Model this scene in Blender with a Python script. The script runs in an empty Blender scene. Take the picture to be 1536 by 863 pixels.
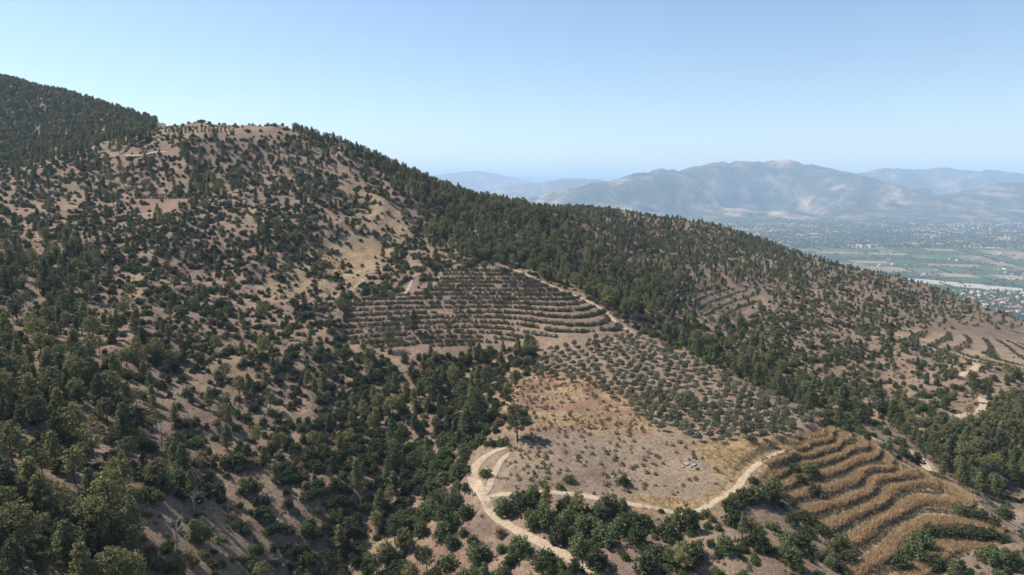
import bpy, math, random
import numpy as np
from mathutils import Vector, Matrix

random.seed(7)
RNG = np.random.default_rng(11)
sc = bpy.context.scene
C = sc.collection
R = math.radians

# ------------------------------------------------------------------ camera
EYE = 450.0                      # eye height over the valley floor (valley floor = 0)
F = 1024.0                       # focal length in photo pixels (1536 wide)
PITCH = R(8.7)
SP, CP = math.sin(PITCH), math.cos(PITCH)
cd = bpy.data.cameras.new('camera')
cam = bpy.data.objects.new('camera', cd)
C.objects.link(cam)
cam.location = (0, 0, EYE)
cam.rotation_euler = (R(90) - PITCH, 0, 0)
cd.sensor_width = 36.0
cd.lens = 36.0 * F / 1536.0
cd.clip_start = 1.0
cd.clip_end = 120000.0
sc.camera = cam

# ------------------------------------------------------------------ light
SUN_EL = R(49)
SUN_XY = (-0.93, 0.37)           # horizontal direction towards the sun
world = bpy.data.worlds.new('World')
sc.world = world
world.use_nodes = True
wn = world.node_tree
sky = wn.nodes.new('ShaderNodeTexSky')
sky.sky_type = 'NISHITA'
sky.sun_disc = False
sky.sun_elevation = SUN_EL
sky.sun_rotation = math.atan2(SUN_XY[0], SUN_XY[1])
sky.altitude = 300
sky.air_density = 1.0
sky.dust_density = 0.35
sky.ozone_density = 2.2
wn.links.new(sky.outputs[0], wn.nodes['Background'].inputs[0])
wn.nodes['Background'].inputs[1].default_value = 0.098
sd = bpy.data.lights.new('sun', 'SUN')
sd.energy = 5.0
sd.angle = R(0.53)
sd.color = (1.0, 0.94, 0.86)
sun = bpy.data.objects.new('sun', sd)
C.objects.link(sun)
sv = Vector((SUN_XY[0] * math.cos(SUN_EL), SUN_XY[1] * math.cos(SUN_EL), math.sin(SUN_EL)))
sun.rotation_euler = sv.to_track_quat('Z', 'Y').to_euler()
sun.location = (-200, 100, 700)
vs = sc.view_settings
vs.view_transform = 'Standard'
vs.look = 'None'
vs.gamma = 1.0
vs.use_curve_mapping = False
vs.exposure = 0.70
sc.cycles.use_denoising = True
sc.cycles.max_bounces = 5
sc.cycles.diffuse_bounces = 3
sc.cycles.glossy_bounces = 1
sc.cycles.transmission_bounces = 3
sc.cycles.transparent_max_bounces = 8
sc.cycles.volume_bounces = 1
sc.cycles.use_adaptive_sampling = False

# ------------------------------------------------------------------ helpers
def ray(px, py):
    """direction per unit of forward depth for a photo pixel"""
    a = (np.asarray(px, float) - 768.0) / F
    b = (np.asarray(py, float) - 431.5) / F
    return a, CP - b * SP, -SP - b * CP

def at(px, py, t):
    a, b, c = ray(px, py)
    return a * t, b * t, c * t          # heights here are relative to the eye

def project(x, y, zr):
    t = y * CP - zr * SP
    t = np.where(t < 1, 1, t)
    u = 768 + F * x / t
    v = 431.5 - F * (y * SP + zr * CP) / t
    return u, v, t

def _hash(ix, iy, seed):
    h = (ix.astype(np.int64) * 374761393 + iy.astype(np.int64) * 668265263 + seed * 1442695041) & 0xffffffff
    h = ((h ^ (h >> 13)) * 1274126177) & 0xffffffff
    return ((h ^ (h >> 16)) & 0xffff) / 65536.0

def noise(x, y, seed=0):
    x = np.asarray(x, float); y = np.asarray(y, float)
    ix = np.floor(x); iy = np.floor(y)
    fx = x - ix; fy = y - iy
    u = fx * fx * fx * (fx * (fx * 6 - 15) + 10); v = fy * fy * fy * (fy * (fy * 6 - 15) + 10)
    def g(dx, dy):
        a = _hash(ix + dx, iy + dy, seed) * 2 * np.pi
        return np.cos(a) * (fx - dx) + np.sin(a) * (fy - dy)
    n0 = g(0, 0) * (1 - u) + g(1, 0) * u
    n1 = g(0, 1) * (1 - u) + g(1, 1) * u
    return (n0 * (1 - v) + n1 * v) * 1.45

def fbm(x, y, seed=0, octv=4, gain=0.5):
    s = 0; a = 1.0
    for k in range(octv):
        s = s + a * noise(x * 2 ** k + 17.3 * k, y * 2 ** k - 9.1 * k, seed + k)
        a *= gain
    return s

def ridged(x, y, seed=0, octv=4):
    s = 0; a = 1.0; w = 1.0
    for k in range(octv):
        n = 1 - np.abs(noise(x * 2 ** k + 3.7 * k, y * 2 ** k + 5.1 * k, seed + k)) * 1.6
        n = np.clip(n, 0, 1) ** 2
        s = s + a * n * w; w = np.clip(n * 1.5, 0, 1); a *= 0.5
    return s

def sstep(a, b, x):
    t = np.clip((x - a) / (b - a), 0, 1)
    return t * t * (3 - 2 * t)

def poly_sd(px, py, poly):
    """signed distance to a polygon, positive inside"""
    px = np.asarray(px, float); py = np.asarray(py, float)
    P = np.asarray(poly, float); n = len(P)
    d = np.full(px.shape, 1e18); inside = np.zeros(px.shape, bool)
    for i in range(n):
        ax, ay = P[i]; bx, by = P[(i + 1) % n]
        ex, ey = bx - ax, by - ay
        L = ex * ex + ey * ey + 1e-9
        tt = np.clip(((px - ax) * ex + (py - ay) * ey) / L, 0, 1)
        d = np.minimum(d, (px - ax - ex * tt) ** 2 + (py - ay - ey * tt) ** 2)
        c = (ay > py) != (by > py)
        with np.errstate(divide='ignore', invalid='ignore'):
            xi = (bx - ax) * (py - ay) / (by - ay + 1e-12) + ax
        inside ^= c & (px < xi)
    d = np.sqrt(d)
    return np.where(inside, d, -d)

def line_dist(px, py, pts):
    d = np.full(np.shape(px), 1e18)
    for (ax, ay), (bx, by) in zip(pts[:-1], pts[1:]):
        ex, ey = bx - ax, by - ay
        tt = np.clip(((px - ax) * ex + (py - ay) * ey) / (ex * ex + ey * ey + 1e-9), 0, 1)
        d = np.minimum(d, (px - ax - ex * tt) ** 2 + (py - ay - ey * tt) ** 2)
    return np.sqrt(d)

def tag(o, label=None, cat=None, group=None, kind=None):
    if label: o['label'] = label
    if cat: o['category'] = cat
    if group: o['group'] = group
    if kind: o['kind'] = kind
    return o

def mesh_np(name, verts, faces, mats=(), smooth=False):
    """verts Nx3, faces MxK (K = 3 or 4)"""
    me = bpy.data.meshes.new(name)
    verts = np.asarray(verts, np.float32); faces = np.asarray(faces, np.int32)
    k = faces.shape[1]
    me.vertices.add(len(verts)); me.vertices.foreach_set('co', verts.ravel())
    me.loops.add(faces.size); me.loops.foreach_set('vertex_index', faces.ravel())
    me.polygons.add(len(faces))
    me.polygons.foreach_set('loop_start', np.arange(0, faces.size, k, dtype=np.int32))
    me.polygons.foreach_set('loop_total', np.full(len(faces), k, np.int32))
    if smooth:
        me.polygons.foreach_set('use_smooth', np.ones(len(faces), bool))
    for m in mats: me.materials.append(m)
    me.update(calc_edges=True)
    return me

def vcol(me, name, rgb, domain='POINT'):
    a = me.color_attributes.new(name, 'FLOAT_COLOR', domain)
    d = np.ones((len(rgb), 4), np.float32); d[:, :3] = rgb
    a.data.foreach_set('color', d.ravel())

def link(name, me, parent=None):
    o = bpy.data.objects.new(name, me); C.objects.link(o)
    if parent: o.parent = parent
    return o

def grid_faces(nx, ny):
    i = np.arange(nx - 1)[None, :] + np.arange(ny - 1)[:, None] * nx
    i = i.ravel()
    return np.stack([i, i + 1, i + nx + 1, i + nx], 1)

# ------------------------------------------------------------------ materials
def new_mat(name):
    m = bpy.data.materials.new(name); m.use_nodes = True
    nt = m.node_tree
    b = nt.nodes['Principled BSDF']
    b.inputs['Roughness'].default_value = 0.95
    b.inputs['Specular IOR Level'].default_value = 0.15
    return m, nt, b

def N(nt, t, **kw):
    n = nt.nodes.new(t)
    for k, v in kw.items(): setattr(n, k, v)
    return n

def mixc(nt, fac, a, b, mode='MIX'):
    n = N(nt, 'ShaderNodeMix', data_type='RGBA', blend_type=mode)
    for s, v in ((0, fac), (6, a), (7, b)):
        if isinstance(v, (int, float)): n.inputs[s].default_value = v
        elif isinstance(v, tuple): n.inputs[s].default_value = (*v, 1)
        else: nt.links.new(v, n.inputs[s])
    return n.outputs[2]

def ramp(nt, src, stops):
    r = N(nt, 'ShaderNodeValToRGB')
    e = r.color_ramp.elements
    while len(e) < len(stops): e.new(0.5)
    for i, (p, c) in enumerate(stops):
        e[i].position = p; e[i].color = (*c, 1) if isinstance(c, tuple) else (c, c, c, 1)
    nt.links.new(src, r.inputs[0])
    return r.outputs[0]

def tex(nt, scale, detail=4, rough=0.55, coord=None):
    n = N(nt, 'ShaderNodeTexNoise')
    n.inputs['Scale'].default_value = scale; n.inputs['Detail'].default_value = detail
    n.inputs['Roughness'].default_value = rough
    if coord is not None: nt.links.new(coord, n.inputs['Vector'])
    return n.outputs[0]

# soil of the hillside: colour comes from the 'soil' attribute (what grows or lies there, plus painted shade on the lower banks), grain from noise
m_hill, nt, b = new_mat('hillside_soil')
gp = N(nt, 'ShaderNodeNewGeometry').outputs['Position']
at_ = N(nt, 'ShaderNodeAttribute', attribute_name='soil').outputs['Color']
n1 = tex(nt, 0.09, 6, 0.62, gp); n2 = tex(nt, 0.9, 5, 0.65, gp); n3 = tex(nt, 3.2, 3, 0.6, gp)
c = mixc(nt, 1.0, at_, ramp(nt, n1, [(0.30, (0.74, 0.70, 0.68)), (0.52, (1, 1, 1)), (0.72, (1.22, 1.16, 1.02))]), 'MULTIPLY')
c = mixc(nt, 1.0, c, ramp(nt, n2, [(0.30, (0.58, 0.57, 0.55)), (0.47, (0.95, 0.94, 0.93)), (0.72, (1.20, 1.17, 1.12))]), 'MULTIPLY')
c = mixc(nt, 1.0, c, ramp(nt, n3, [(0.30, (0.68, 0.69, 0.66)), (0.5, (1, 1, 1)), (0.75, (1.15, 1.13, 1.1))]), 'MULTIPLY')
nt.links.new(c, b.inputs['Base Color'])
bp = N(nt, 'ShaderNodeBump'); bp.inputs['Strength'].default_value = 0.8; bp.inputs['Distance'].default_value = 0.7
ad = N(nt, 'ShaderNodeMath', operation='ADD'); nt.links.new(n2, ad.inputs[0]); nt.links.new(n3, ad.inputs[1])
nt.links.new(ad.outputs[0], bp.inputs['Height']); nt.links.new(bp.outputs[0], b.inputs['Normal'])

def dirt_mat(name, c0, c1, scale=0.8):
    m, nt, b = new_mat(name)
    gp = N(nt, 'ShaderNodeNewGeometry').outputs['Position']
    n = tex(nt, scale, 6, 0.65, gp)
    nt.links.new(ramp(nt, n, [(0.32, c0), (0.68, c1)]), b.inputs['Base Color'])
    bp = N(nt, 'ShaderNodeBump'); bp.inputs['Strength'].default_value = 0.4; bp.inputs['Distance'].default_value = 0.15
    nt.links.new(n, bp.inputs['Height']); nt.links.new(bp.outputs[0], b.inputs['Normal'])
    return m
m_road = dirt_mat('road_dust', (0.27, 0.20, 0.135), (0.43, 0.335, 0.23))
m_rut = dirt_mat('rut_dust', (0.40, 0.31, 0.21), (0.56, 0.46, 0.34))

# ------------------------------------------------------------------ hillside relief
# (photo x, photo y, depth in metres)
CTRL = [
 # left mountain
 (-260,66,1000),(-120,91,1020),(0,114,1050),(60,131,1000),(120,154,930),(190,169,850),(236,188,770),
 (0,180,830),(80,190,800),(160,205,720),(0,232,660),(100,232,640),(-200,200,800),(-200,300,440),
 # plateau and near summit
 (245,190,600),(300,190,590),(360,192,585),(440,196,580),(500,217,580),(560,239,580),(620,266,590),(660,280,600),
 (700,292,605),(760,306,620),(810,316,645),
 (250,215,555),(330,215,555),(420,215,560),
 # left slopes
 (0,260,560),(0,330,420),(0,420,290),(0,550,190),(0,700,135),(0,863,105),
 (120,280,510),(120,350,400),(120,420,318),(100,500,243),(120,600,188),(110,700,150),(120,863,116),
 (250,250,530),(250,320,455),(250,400,368),(250,480,282),(250,600,207),(250,720,160),(250,863,127),
 (400,230,552),(400,300,480),(450,350,430),(400,430,362),(380,500,297),(450,560,262),(400,650,215),(400,760,172),(350,863,141),
 (540,300,505),(600,290,520),(605,330,480),(545,385,425),(470,430,376),(500,480,328),
 (-200,863,95),(-200,600,150),(-200,450,240),
 # gully
 (700,548,300),(660,590,268),(620,650,232),(580,720,204),(545,790,181),(500,863,165),(470,960,150),
 (500,720,190),(640,740,198),(600,820,172),
 # terraces under the wood
 (620,400,405),(700,402,402),(760,407,396),(540,460,346),(650,430,375),(550,500,316),(540,525,300),(620,530,303),(700,500,322),(760,460,350),
 (850,450,356),(920,490,320),(800,515,303),(850,540,283),
 # orchard, bare field, road bend
 (945,500,313),(1000,570,262),(1060,550,277),(760,600,240),(760,660,208),(725,740,183),(850,590,245),(860,650,212),(850,700,193),(860,740,181),
 (790,800,163),(860,863,146),(720,863,150),(1000,650,214),(1000,710,192),(1000,765,177),(1000,863,148),(1100,600,245),(1120,715,189),(1150,640,221),(1080,770,174),(1100,863,148),
 (1180,600,243),
 # wood behind the terraces
 (680,340,490),(720,370,448),(700,310,545),(800,340,520),(800,390,440),(850,410,412),(900,350,560),(900,400,450),(940,450,385),(980,480,362),
 # little valley with the road
 (1000,430,455),(1060,480,402),(1040,520,350),(1110,540,340),(1150,565,322),(1200,560,330),(1230,610,280),(1300,600,292),(1340,650,252),(1380,690,233),
 (1480,600,302),(1460,560,338),(1400,630,270),(1500,680,246),(1536,720,232),(1620,700,240),(1536,790,199),(1500,780,190),(1620,800,200),
 # second hill
 (850,318,850),(900,318,860),(1000,327,850),(1080,340,830),(1150,364,800),(1200,380,780),(1280,403,740),(1350,421,720),(1400,434,690),(1450,458,640),
 (1500,480,600),(1536,495,580),(1620,520,560),
 (900,330,720),(1000,370,680),(1100,400,600),(1200,430,560),(1300,460,505),(1400,500,440),(1450,530,408),(1536,545,395),(1250,510,392),(1380,570,342),(1150,480,430),(1640,560,400),
 # nearer ground out of frame
 (100,1100,90),(400,1100,110),(768,1100,112),(1100,1100,115),(1500,1100,125),
]
# dry terraces on the lower spur: each line follows one contour
BAND0, BANDDZ = -77.0, 1.48
BANDS = [
 [(1197,662),(1235,648)],
 [(1177,680),(1212,664),(1249,648)],
 [(1185,685),(1257,657),(1272,660)],
 [(1185,701),(1227,694),(1277,672),(1299,672)],
 [(1172,730),(1227,714),(1272,697),(1307,685),(1324,690)],
 [(1185,748),(1234,740),(1289,720),(1327,695),(1352,700)],
 [(1217,767),(1277,750),(1322,717),(1352,707),(1374,714)],
 [(1252,790),(1302,765),(1347,735),(1377,725),(1410,730)],
 [(1275,820),(1327,782),(1377,755),(1427,740),(1457,750)],
 [(1292,860),(1364,802),(1402,787),(1452,789),(1502,802)],
 [(1360,880),(1410,840),(1450,822),(1500,826)],
]
pts = [at(*c) for c in CTRL]
for k, bl in enumerate(BANDS):
    z = BAND0 - k * BANDDZ
    for (u, v) in bl:
        t = z / ray(u, v)[2]
        pts.append(at(u, v, t))
# ground hidden behind the skylines
for (u, v, t, dt, dz) in [(850,312,850,250,-110),(1000,322,850,250,-110),(1150,360,800,250,-100),(1280,400,740,250,-100),(1400,432,690,260,-110),(1536,495,580,280,-110),(1640,525,560,280,-110),
                          (850,312,850,700,-330),(1080,335,830,700,-320),(1280,400,740,700,-310),(1450,458,640,750,-300),(1640,525,560,800,-300),
                          (560,232,580,140,-35),(640,262,595,140,-45),(720,288,610,110,-30),(560,232,580,500,-150),(720,288,610,600,-190),
                          (330,190,590,200,-10),(440,196,580,200,-25),(330,190,590,600,-60),(440,196,580,700,-160),(0,108,1050,500,-40),(190,162,850,500,-60),(-260,60,1000,600,0)]:
    x, y, z = at(u, v, t)
    s = (t + dt) / t
    pts.append((x * s, y * s, z + dz))
P = np.array(pts, float)

def tps_fit(P, lam=2e-5):
    xy = P[:, :2] / 500.0
    d2 = ((xy[:, None] - xy[None]) ** 2).sum(2)
    K = np.where(d2 > 0, 0.5 * d2 * np.log(d2 + 1e-20), 0) + lam * np.eye(len(P))
    Q = np.c_[np.ones(len(P)), xy]
    A = np.block([[K, Q], [Q.T, np.zeros((3, 3))]])
    s = np.linalg.solve(A, np.r_[P[:, 2], 0, 0, 0])
    return xy, s
TXY, TS = tps_fit(P)

def tps(x, y):
    x = np.asarray(x, float).ravel() / 500; y = np.asarray(y, float).ravel() / 500
    out = np.empty(len(x))
    for i in range(0, len(x), 20000):
        xx = x[i:i + 20000]; yy = y[i:i + 20000]
        d2 = (xx[:, None] - TXY[None, :, 0]) ** 2 + (yy[:, None] - TXY[None, :, 1]) ** 2
        out[i:i + 20000] = (0.5 * d2 * np.log(d2 + 1e-20)) @ TS[:-3] + TS[-3] + TS[-2] * xx + TS[-1] * yy
    return out

def axis(lo, a, b, hi, step, growth, big):
    m = list(np.arange(a, b + 1e-6, step))
    s = step
    while m[-1] < hi:
        s = min(s * growth, big); m.append(m[-1] + s)
    s = step; pre = []
    cur = a
    while cur > lo:
        s = min(s * growth, big); cur -= s; pre.append(cur)
    return np.array(pre[::-1] + m)
def refine(g, a, b):
    m = (g[:-1] + g[1:]) / 2
    return np.sort(np.r_[g, m[(m > a) & (m < b)]])
GX = refine(axis(-1500, -170, 320, 1500, 1.15, 1.055, 15), 62, 142)
GY = refine(axis(-150, 96, 425, 2300, 1.15, 1.055, 15), 118, 206)
XX, YY = np.meshgrid(GX, GY)
sh = XX.shape
BASEZ = tps(XX, YY).reshape(sh)
Z = BASEZ.copy()
# keep the surface sane outside the measured area and let it run down to the valley floor at its edges
edge = np.minimum(np.minimum(sstep(-1500, -1150, XX), sstep(1500, 1050, XX)), sstep(2300, 1700, YY))
Z = np.clip(Z, -465, 230)
Z = Z * edge + (-475) * (1 - edge)
U0, V0, T0 = project(XX, YY, Z)
UPPER = [(520,452),(560,440),(640,440),(668,405),(760,402),(792,412),(850,440),(905,466),(945,500),(900,500),(800,513),(700,522),(560,523),(512,516)]
TERR_UP = np.clip(poly_sd(U0, V0, UPPER) / 14 + 0.5, 0, 1) * ((T0 > 285) & (T0 < 430))
LOWER = [(1140,690),(1200,655),(1245,636),(1300,655),(1350,690),(1400,712),(1462,745),(1470,765),(1510,790),(1515,815),(1440,835),(1380,900),(1285,900),(1268,830),(1240,798),(1205,778),(1180,745),(1160,715)]
TERR_LO = np.clip(poly_sd(U0, V0, LOWER) / 10 + 0.4, 0, 1) * ((T0 > 120) & (T0 < 232))
FAR_T = [(1320,498),(1352,490),(1400,495),(1470,505),(1536,512),(1600,520),(1600,560),(1500,555),(1430,535),(1370,518)]
TERR_FAR = np.clip(poly_sd(U0, V0, FAR_T) / 6 + 0.4, 0, 1) * ((T0 > 340) & (T0 < 520))
MID_T = [(1040,436),(1075,428),(1130,436),(1150,455),(1110,472),(1050,476)]
TERR_MID = np.clip(poly_sd(U0, V0, MID_T) / 6 + 0.4, 0, 1) * ((T0 > 380) & (T0 < 560))
FIELD_T = [(760,560),(800,548),(880,560),(1000,610),(960,650),(900,640),(760,620)]
TERR_FIELD = 0.85 * np.clip(poly_sd(U0, V0, FIELD_T) / 12 + 0.3, 0, 1) * ((T0 > 195) & (T0 < 290))
CULT = [(740,590),(800,525),(945,500),(1060,550),(1230,630),(1150,690),(1130,760),(1050,775),(900,752),(735,742),(715,720)]
SMOOTH = np.maximum.reduce([TERR_UP, TERR_LO, TERR_FAR, TERR_MID, np.clip(poly_sd(U0, V0, CULT) / 14 + 0.5, 0, 1) * ((T0 > 165) & (T0 < 330))])
# natural relief
rel = 1 - 0.93 * SMOOTH
n_big = fbm(XX / 85, YY / 85, 3, 3) * 2.6
n_mid = fbm(XX / 24, YY / 24, 8, 3) * 1.0
n_rid = (ridged((XX + 0.35 * YY) / 62, (YY - 0.2 * XX) / 120, 21, 3) - 0.8) * 3.0 * sstep(-10, -70, XX) * sstep(120, 170, YY)
n_far = fbm(XX / 190, YY / 190, 31, 4) * 7 * sstep(650, 950, np.hypot(XX, YY))
Z = Z + rel * (n_big + n_mid + n_rid) * sstep(-40, 80, YY) + n_far
# terraces: level treads and steep banks along the contours
def terrace(z, dz, phase, flat=0.62, tilt=0.22):
    q = (z - phase) / dz
    k = np.floor(q); f = q - k
    g = np.where(f < flat, tilt * f / flat, tilt + (1 - tilt) * sstep(flat, 1.0, f))
    return phase + dz * (k + g)
wob = fbm(XX / 16, YY / 16, 41, 2) * 0.25
for m_, dz, ph, fl in ((TERR_UP, 1.38, -52.0, 0.64), (TERR_LO, BANDDZ, BAND0 - BANDDZ * 0.98, 0.80), (TERR_FAR, 2.3, -90, 0.55), (TERR_MID, 1.9, -70, 0.6), (TERR_FIELD, 1.3, -70, 0.6)):
    zt = terrace(Z + wob, dz, ph, fl) - wob
    Z = Z * (1 - m_) + zt * m_
Z += fbm(XX / 5.5, YY / 5.5, 51, 3) * (0.16 + .10 * rel)

def height(x, y):
    x = np.asarray(x, float); y = np.asarray(y, float)
    i = np.clip(np.searchsorted(GX, x) - 1, 0, len(GX) - 2); j = np.clip(np.searchsorted(GY, y) - 1, 0, len(GY) - 2)
    fx = np.clip((x - GX[i]) / (GX[i + 1] - GX[i]), 0, 1); fy = np.clip((y - GY[j]) / (GY[j + 1] - GY[j]), 0, 1)
    return (Z[j, i] * (1 - fx) + Z[j, i + 1] * fx) * (1 - fy) + (Z[j + 1, i] * (1 - fx) + Z[j + 1, i + 1] * fx) * fy

def ground(px, py, tmin=60.0, tmax=1500.0):
    """first place where the sight line of a photo pixel meets the hillside"""
    a, b, c = ray(px, py)
    t = tmin
    while t < tmax:
        if height(a * t, b * t) > c * t: break
        t += 0.004 * t + 0.15
    lo, hi = t - (0.004 * t + 0.3), t
    for _ in range(12):
        m = (lo + hi) / 2
        if height(a * m, b * m) > c * m: hi = m
        else: lo = m
    return a * hi, b * hi, c * hi

# ------------------------------------------------------------------ tracks
TRACKS = [
 ('dirt_road', 3.1, [(925,885),(895,860),(850,834),(800,806),(768,791),(742,772),(730,757),(722,742),(713,726),(710,711),(719,695),(739,677),(760,668)]),
 ('dirt_road', 2.2, [(731,748),(745,741),(768,739.5),(800,738),(830,737),(880,745),(923,752),(976,761),(1018,768.5),(1050,768),(1073,752),(1103,734),(1118,714),(1132,700),(1155,686),(1176,676)]),
 ('footpath', 2.0, [(728,745),(735,727),(741,712),(752,692),(766,676)]),
 ('dirt_road', 3.4, [(1292,648),(1322,662),(1342,669),(1365,679),(1382,693),(1398,708)]),
 ('dirt_road', 3.6, [(1402,629),(1422,627),(1450,622),(1468,618),(1477,609),(1474,600),(1462,593)]),
 ('dirt_road', 3.4, [(1441,566),(1448,560),(1459,555),(1467,549),(1458,545)]),
 ('footpath', 1.5, [(772,404),(800,417),(830,430),(868,445),(905,466),(925,484),(946,498)]),
 ('dirt_road', 3.6, [(150,237),(175,235),(200,235),(228,231),(252,227)]),
 ('footpath', 1.1, [(600,456),(622,412),(640,410),(662,418),(690,424)]),
 ('footpath', 1.1, [(520,437),(545,422),(556,412)]),
]
road_lines = []
for nm, w, pl in TRACKS:
    g = np.array([ground(u, v) for u, v in pl])
    # Catmull-Rom through the points, about one sample per 0.8 m
    q = np.vstack([2 * g[0] - g[1], g, 2 * g[-1] - g[-2]])
    out = []
    for i in range(1, len(q) - 2):
        L = np.linalg.norm(q[i + 1, :2] - q[i, :2]); n = max(3, int(L / 0.8))
        for s in np.arange(n) / n:
            p0, p1, p2, p3 = q[i - 1], q[i], q[i + 1], q[i + 2]
            out.append(0.5 * (2 * p1 + (p2 - p0) * s + (2 * p0 - 5 * p1 + 4 * p2 - p3) * s * s + (3 * p1 - p0 - 3 * p2 + p3) * s ** 3))
    out.append(q[-2]); out = np.array(out)
    k = 9
    zz = np.pad(height(out[:, 0], out[:, 1]), k, mode='edge')
    out[:, 2] = np.convolve(zz, np.ones(2 * k + 1) / (2 * k + 1), 'valid')
    road_lines.append((nm, w, out))
ROADD = np.full(sh, 99.0)
for nm, w, ln in road_lines:           # bench the hillside under each track
    x0, x1 = ln[:, 0].min() - 8, ln[:, 0].max() + 8; y0, y1 = ln[:, 1].min() - 8, ln[:, 1].max() + 8
    jj, ii = np.where((XX > x0) & (XX < x1) & (YY > y0) & (YY < y1))
    d2 = (XX[jj, ii][:, None] - ln[None, :, 0]) ** 2 + (YY[jj, ii][:, None] - ln[None, :, 1]) ** 2
    a = d2.argmin(1); d = np.sqrt(d2[np.arange(len(a)), a])
    wgt = 1 - sstep(w * 0.5 + 1.2, w * 0.5 + 3.2, d)
    Z[jj, ii] = Z[jj, ii] * (1 - wgt) + (ln[a, 2] - 0.10) * wgt
    ROADD[jj, ii] = np.minimum(ROADD[jj, ii], d - w / 2)
for nm, w, ln in road_lines:
    tg = np.gradient(ln[:, :2], axis=0); tg /= np.linalg.norm(tg, axis=1)[:, None] + 1e-9
    nr = np.c_[-tg[:, 1], tg[:, 0]]
    prof = [(-.5, -.16), (-.47, .0), (-.34, -.03), (-.2, -.05), (0, .03), (.2, -.05), (.34, -.03), (.47, .0), (.5, -.16)]
    wob = 1 + 0.22 * noise(np.arange(len(ln)) / 7.0, np.full(len(ln), w * 3.3), 61)
    arc = np.r_[0, np.cumsum(np.linalg.norm(np.diff(ln[:, :2], axis=0), axis=1))]
    wob = wob * (.12 + .88 * np.sqrt(np.clip(np.minimum(arc / 5 + (.99 if ln[0, 1] < 140 else 0), (arc[-1] - arc) / (9 if nm == 'dirt_road' else 5)), 0, 1)))   # tracks peter out into the grass
    V = []
    for (o, dz) in prof:          # the strip rests on the bench, ruts pressed in
        V.append(np.c_[ln[:, :2] + nr * (o * w * wob)[:, None], np.maximum(height(ln[:, 0] + nr[:, 0] * o * w * wob, ln[:, 1] + nr[:, 1] * o * w * wob) + 0.09 + dz, ln[:, 2] + dz - .25) + EYE])
    V = np.stack(V, 1).reshape(-1, 3)
    o = link(nm, mesh_np(nm, V, grid_faces(len(prof), len(ln)), [m_road], True))
    tag(o, kind='structure')

# ------------------------------------------------------------------ soil colours
U1, V1, T1 = project(XX, YY, Z)
pink = np.array([0.225, 0.162, 0.124]); gold = np.array([0.315, 0.235, 0.147]); pale = np.array([0.280, 0.222, 0.164])
red = np.array([0.235, 0.146, 0.102]); dry = np.array([0.34, 0.215, 0.105]); grey = np.array([0.24, 0.20, 0.155]); litter = np.array([0.115, 0.085, 0.058])
w1 = sstep(-0.35, 0.55, fbm(XX / 30, YY / 30, 71, 4))[..., None]
w2 = sstep(0.0, 0.6, fbm(XX / 13, YY / 13, 81, 4))[..., None]
COL = pink * (1 - 0.5 * w1) + gold * 0.5 * w1
COL = COL * (1 - 0.4 * w2) + red * 0.4 * w2
ZONES = [  # polygon in the photo, colour of the ground there, feather, depth range, strength
 ([(590,280),(612,330),(605,372),(560,400),(545,425),(470,450),(400,470),(370,440),(440,395),(500,365),(540,330)], gold, 16, (340,560), .8),
 ([(470,375),(560,368),(600,375),(555,410),(490,425),(440,420)], np.array([.38,.27,.155]), 10, (340,480), .9),
 ([(745,600),(800,548),(900,570),(1000,610),(980,650),(870,640),(760,640)], red * 1.15, 12, (195,290), .6),
 ([(745,650),(870,640),(980,650),(1060,670),(1110,700),(1050,760),(900,745),(740,738),(722,715)], pale, 12, (165,240), .85),
 ([(800,520),(945,500),(1060,550),(1220,630),(1130,670),(1040,660),(980,640),(900,570)], pale * 1.02, 8, (210,330), .7),
 (UPPER, np.array([.19,.128,.092]), 8, (280,430), .8),
 (LOWER, dry, 8, (120,240), .9),
 ([(1060,690),(1150,670),(1180,700),(1150,740),(1090,770),(1010,770),(1090,740)], gold * 1.02, 12, (160,240), .85),
 ([(940,750),(1045,772),(1040,790),(930,775)], red * 1.1, 6, (150,200), .6),
 (FAR_T, np.array([.30,.23,.15]), 6, (340,520), .9),
 ([(925,318),(985,322),(1060,335),(1100,350),(1080,362),(1000,345),(950,335)], np.array([.30,.19,.13]), 6, (600,900), .8),
 ([(600,770),(660,765),(690,800),(740,830),(760,863),(600,863)], red * 1.2, 14, (130,200), .5),
 ([(1490,757),(1560,775),(1560,800),(1490,795)], pale * 1.25, 8, (160,240), .9),
 ([(195,300),(300,296),(305,318),(205,318)], red * 1.05, 5, (380,520), .8),
 ([(840,305),(1000,322),(1200,376),(1420,440),(1540,500),(1540,530),(1330,490),(1180,540),(1000,440)], np.array([.20,.148,.112]), 14, (380,950), .6),
 ([(0,108),(238,182),(200,215),(100,240),(0,250),(-300,250),(-300,50)], np.array([.20,.155,.11]), 8, (600,1300), .6),
 ([(640,265),(810,305),(1000,430),(940,480),(780,405),(640,380)], np.array([.16,.12,.085]), 12, (370,700), .7),
]
for poly, colr, fe, (ta, tb), s in ZONES:
    m_ = (np.clip(poly_sd(U1, V1, poly) / fe + 0.5, 0, 1) * ((T1 > ta) & (T1 < tb)) * s)[..., None]
    m_ = m_ * (0.75 + 0.25 * np.tanh(2 * fbm(XX / 9, YY / 9, 91, 3)))[..., None]
    COL = COL * (1 - m_) + colr * m_
GOLDEN = [(1040,668),(1110,655),(1200,650),(1195,700),(1180,745),(1120,748),(1060,780),(1000,775),(920,754),(960,743),(1045,752),(1090,720)]
m_ = (np.clip(poly_sd(U1, V1, GOLDEN) / 14 + 0.5, 0, 1) * ((T1 > 150) & (T1 < 240)) * .85)[..., None]
COL = COL * (1 - m_) + np.array([.37, .255, .135]) * m_
st_ = sstep(-.5, .6, np.sin(BASEZ * 4.8 + fbm(XX / 14, YY / 14, 95, 3) * 2.2))[..., None]
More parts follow.
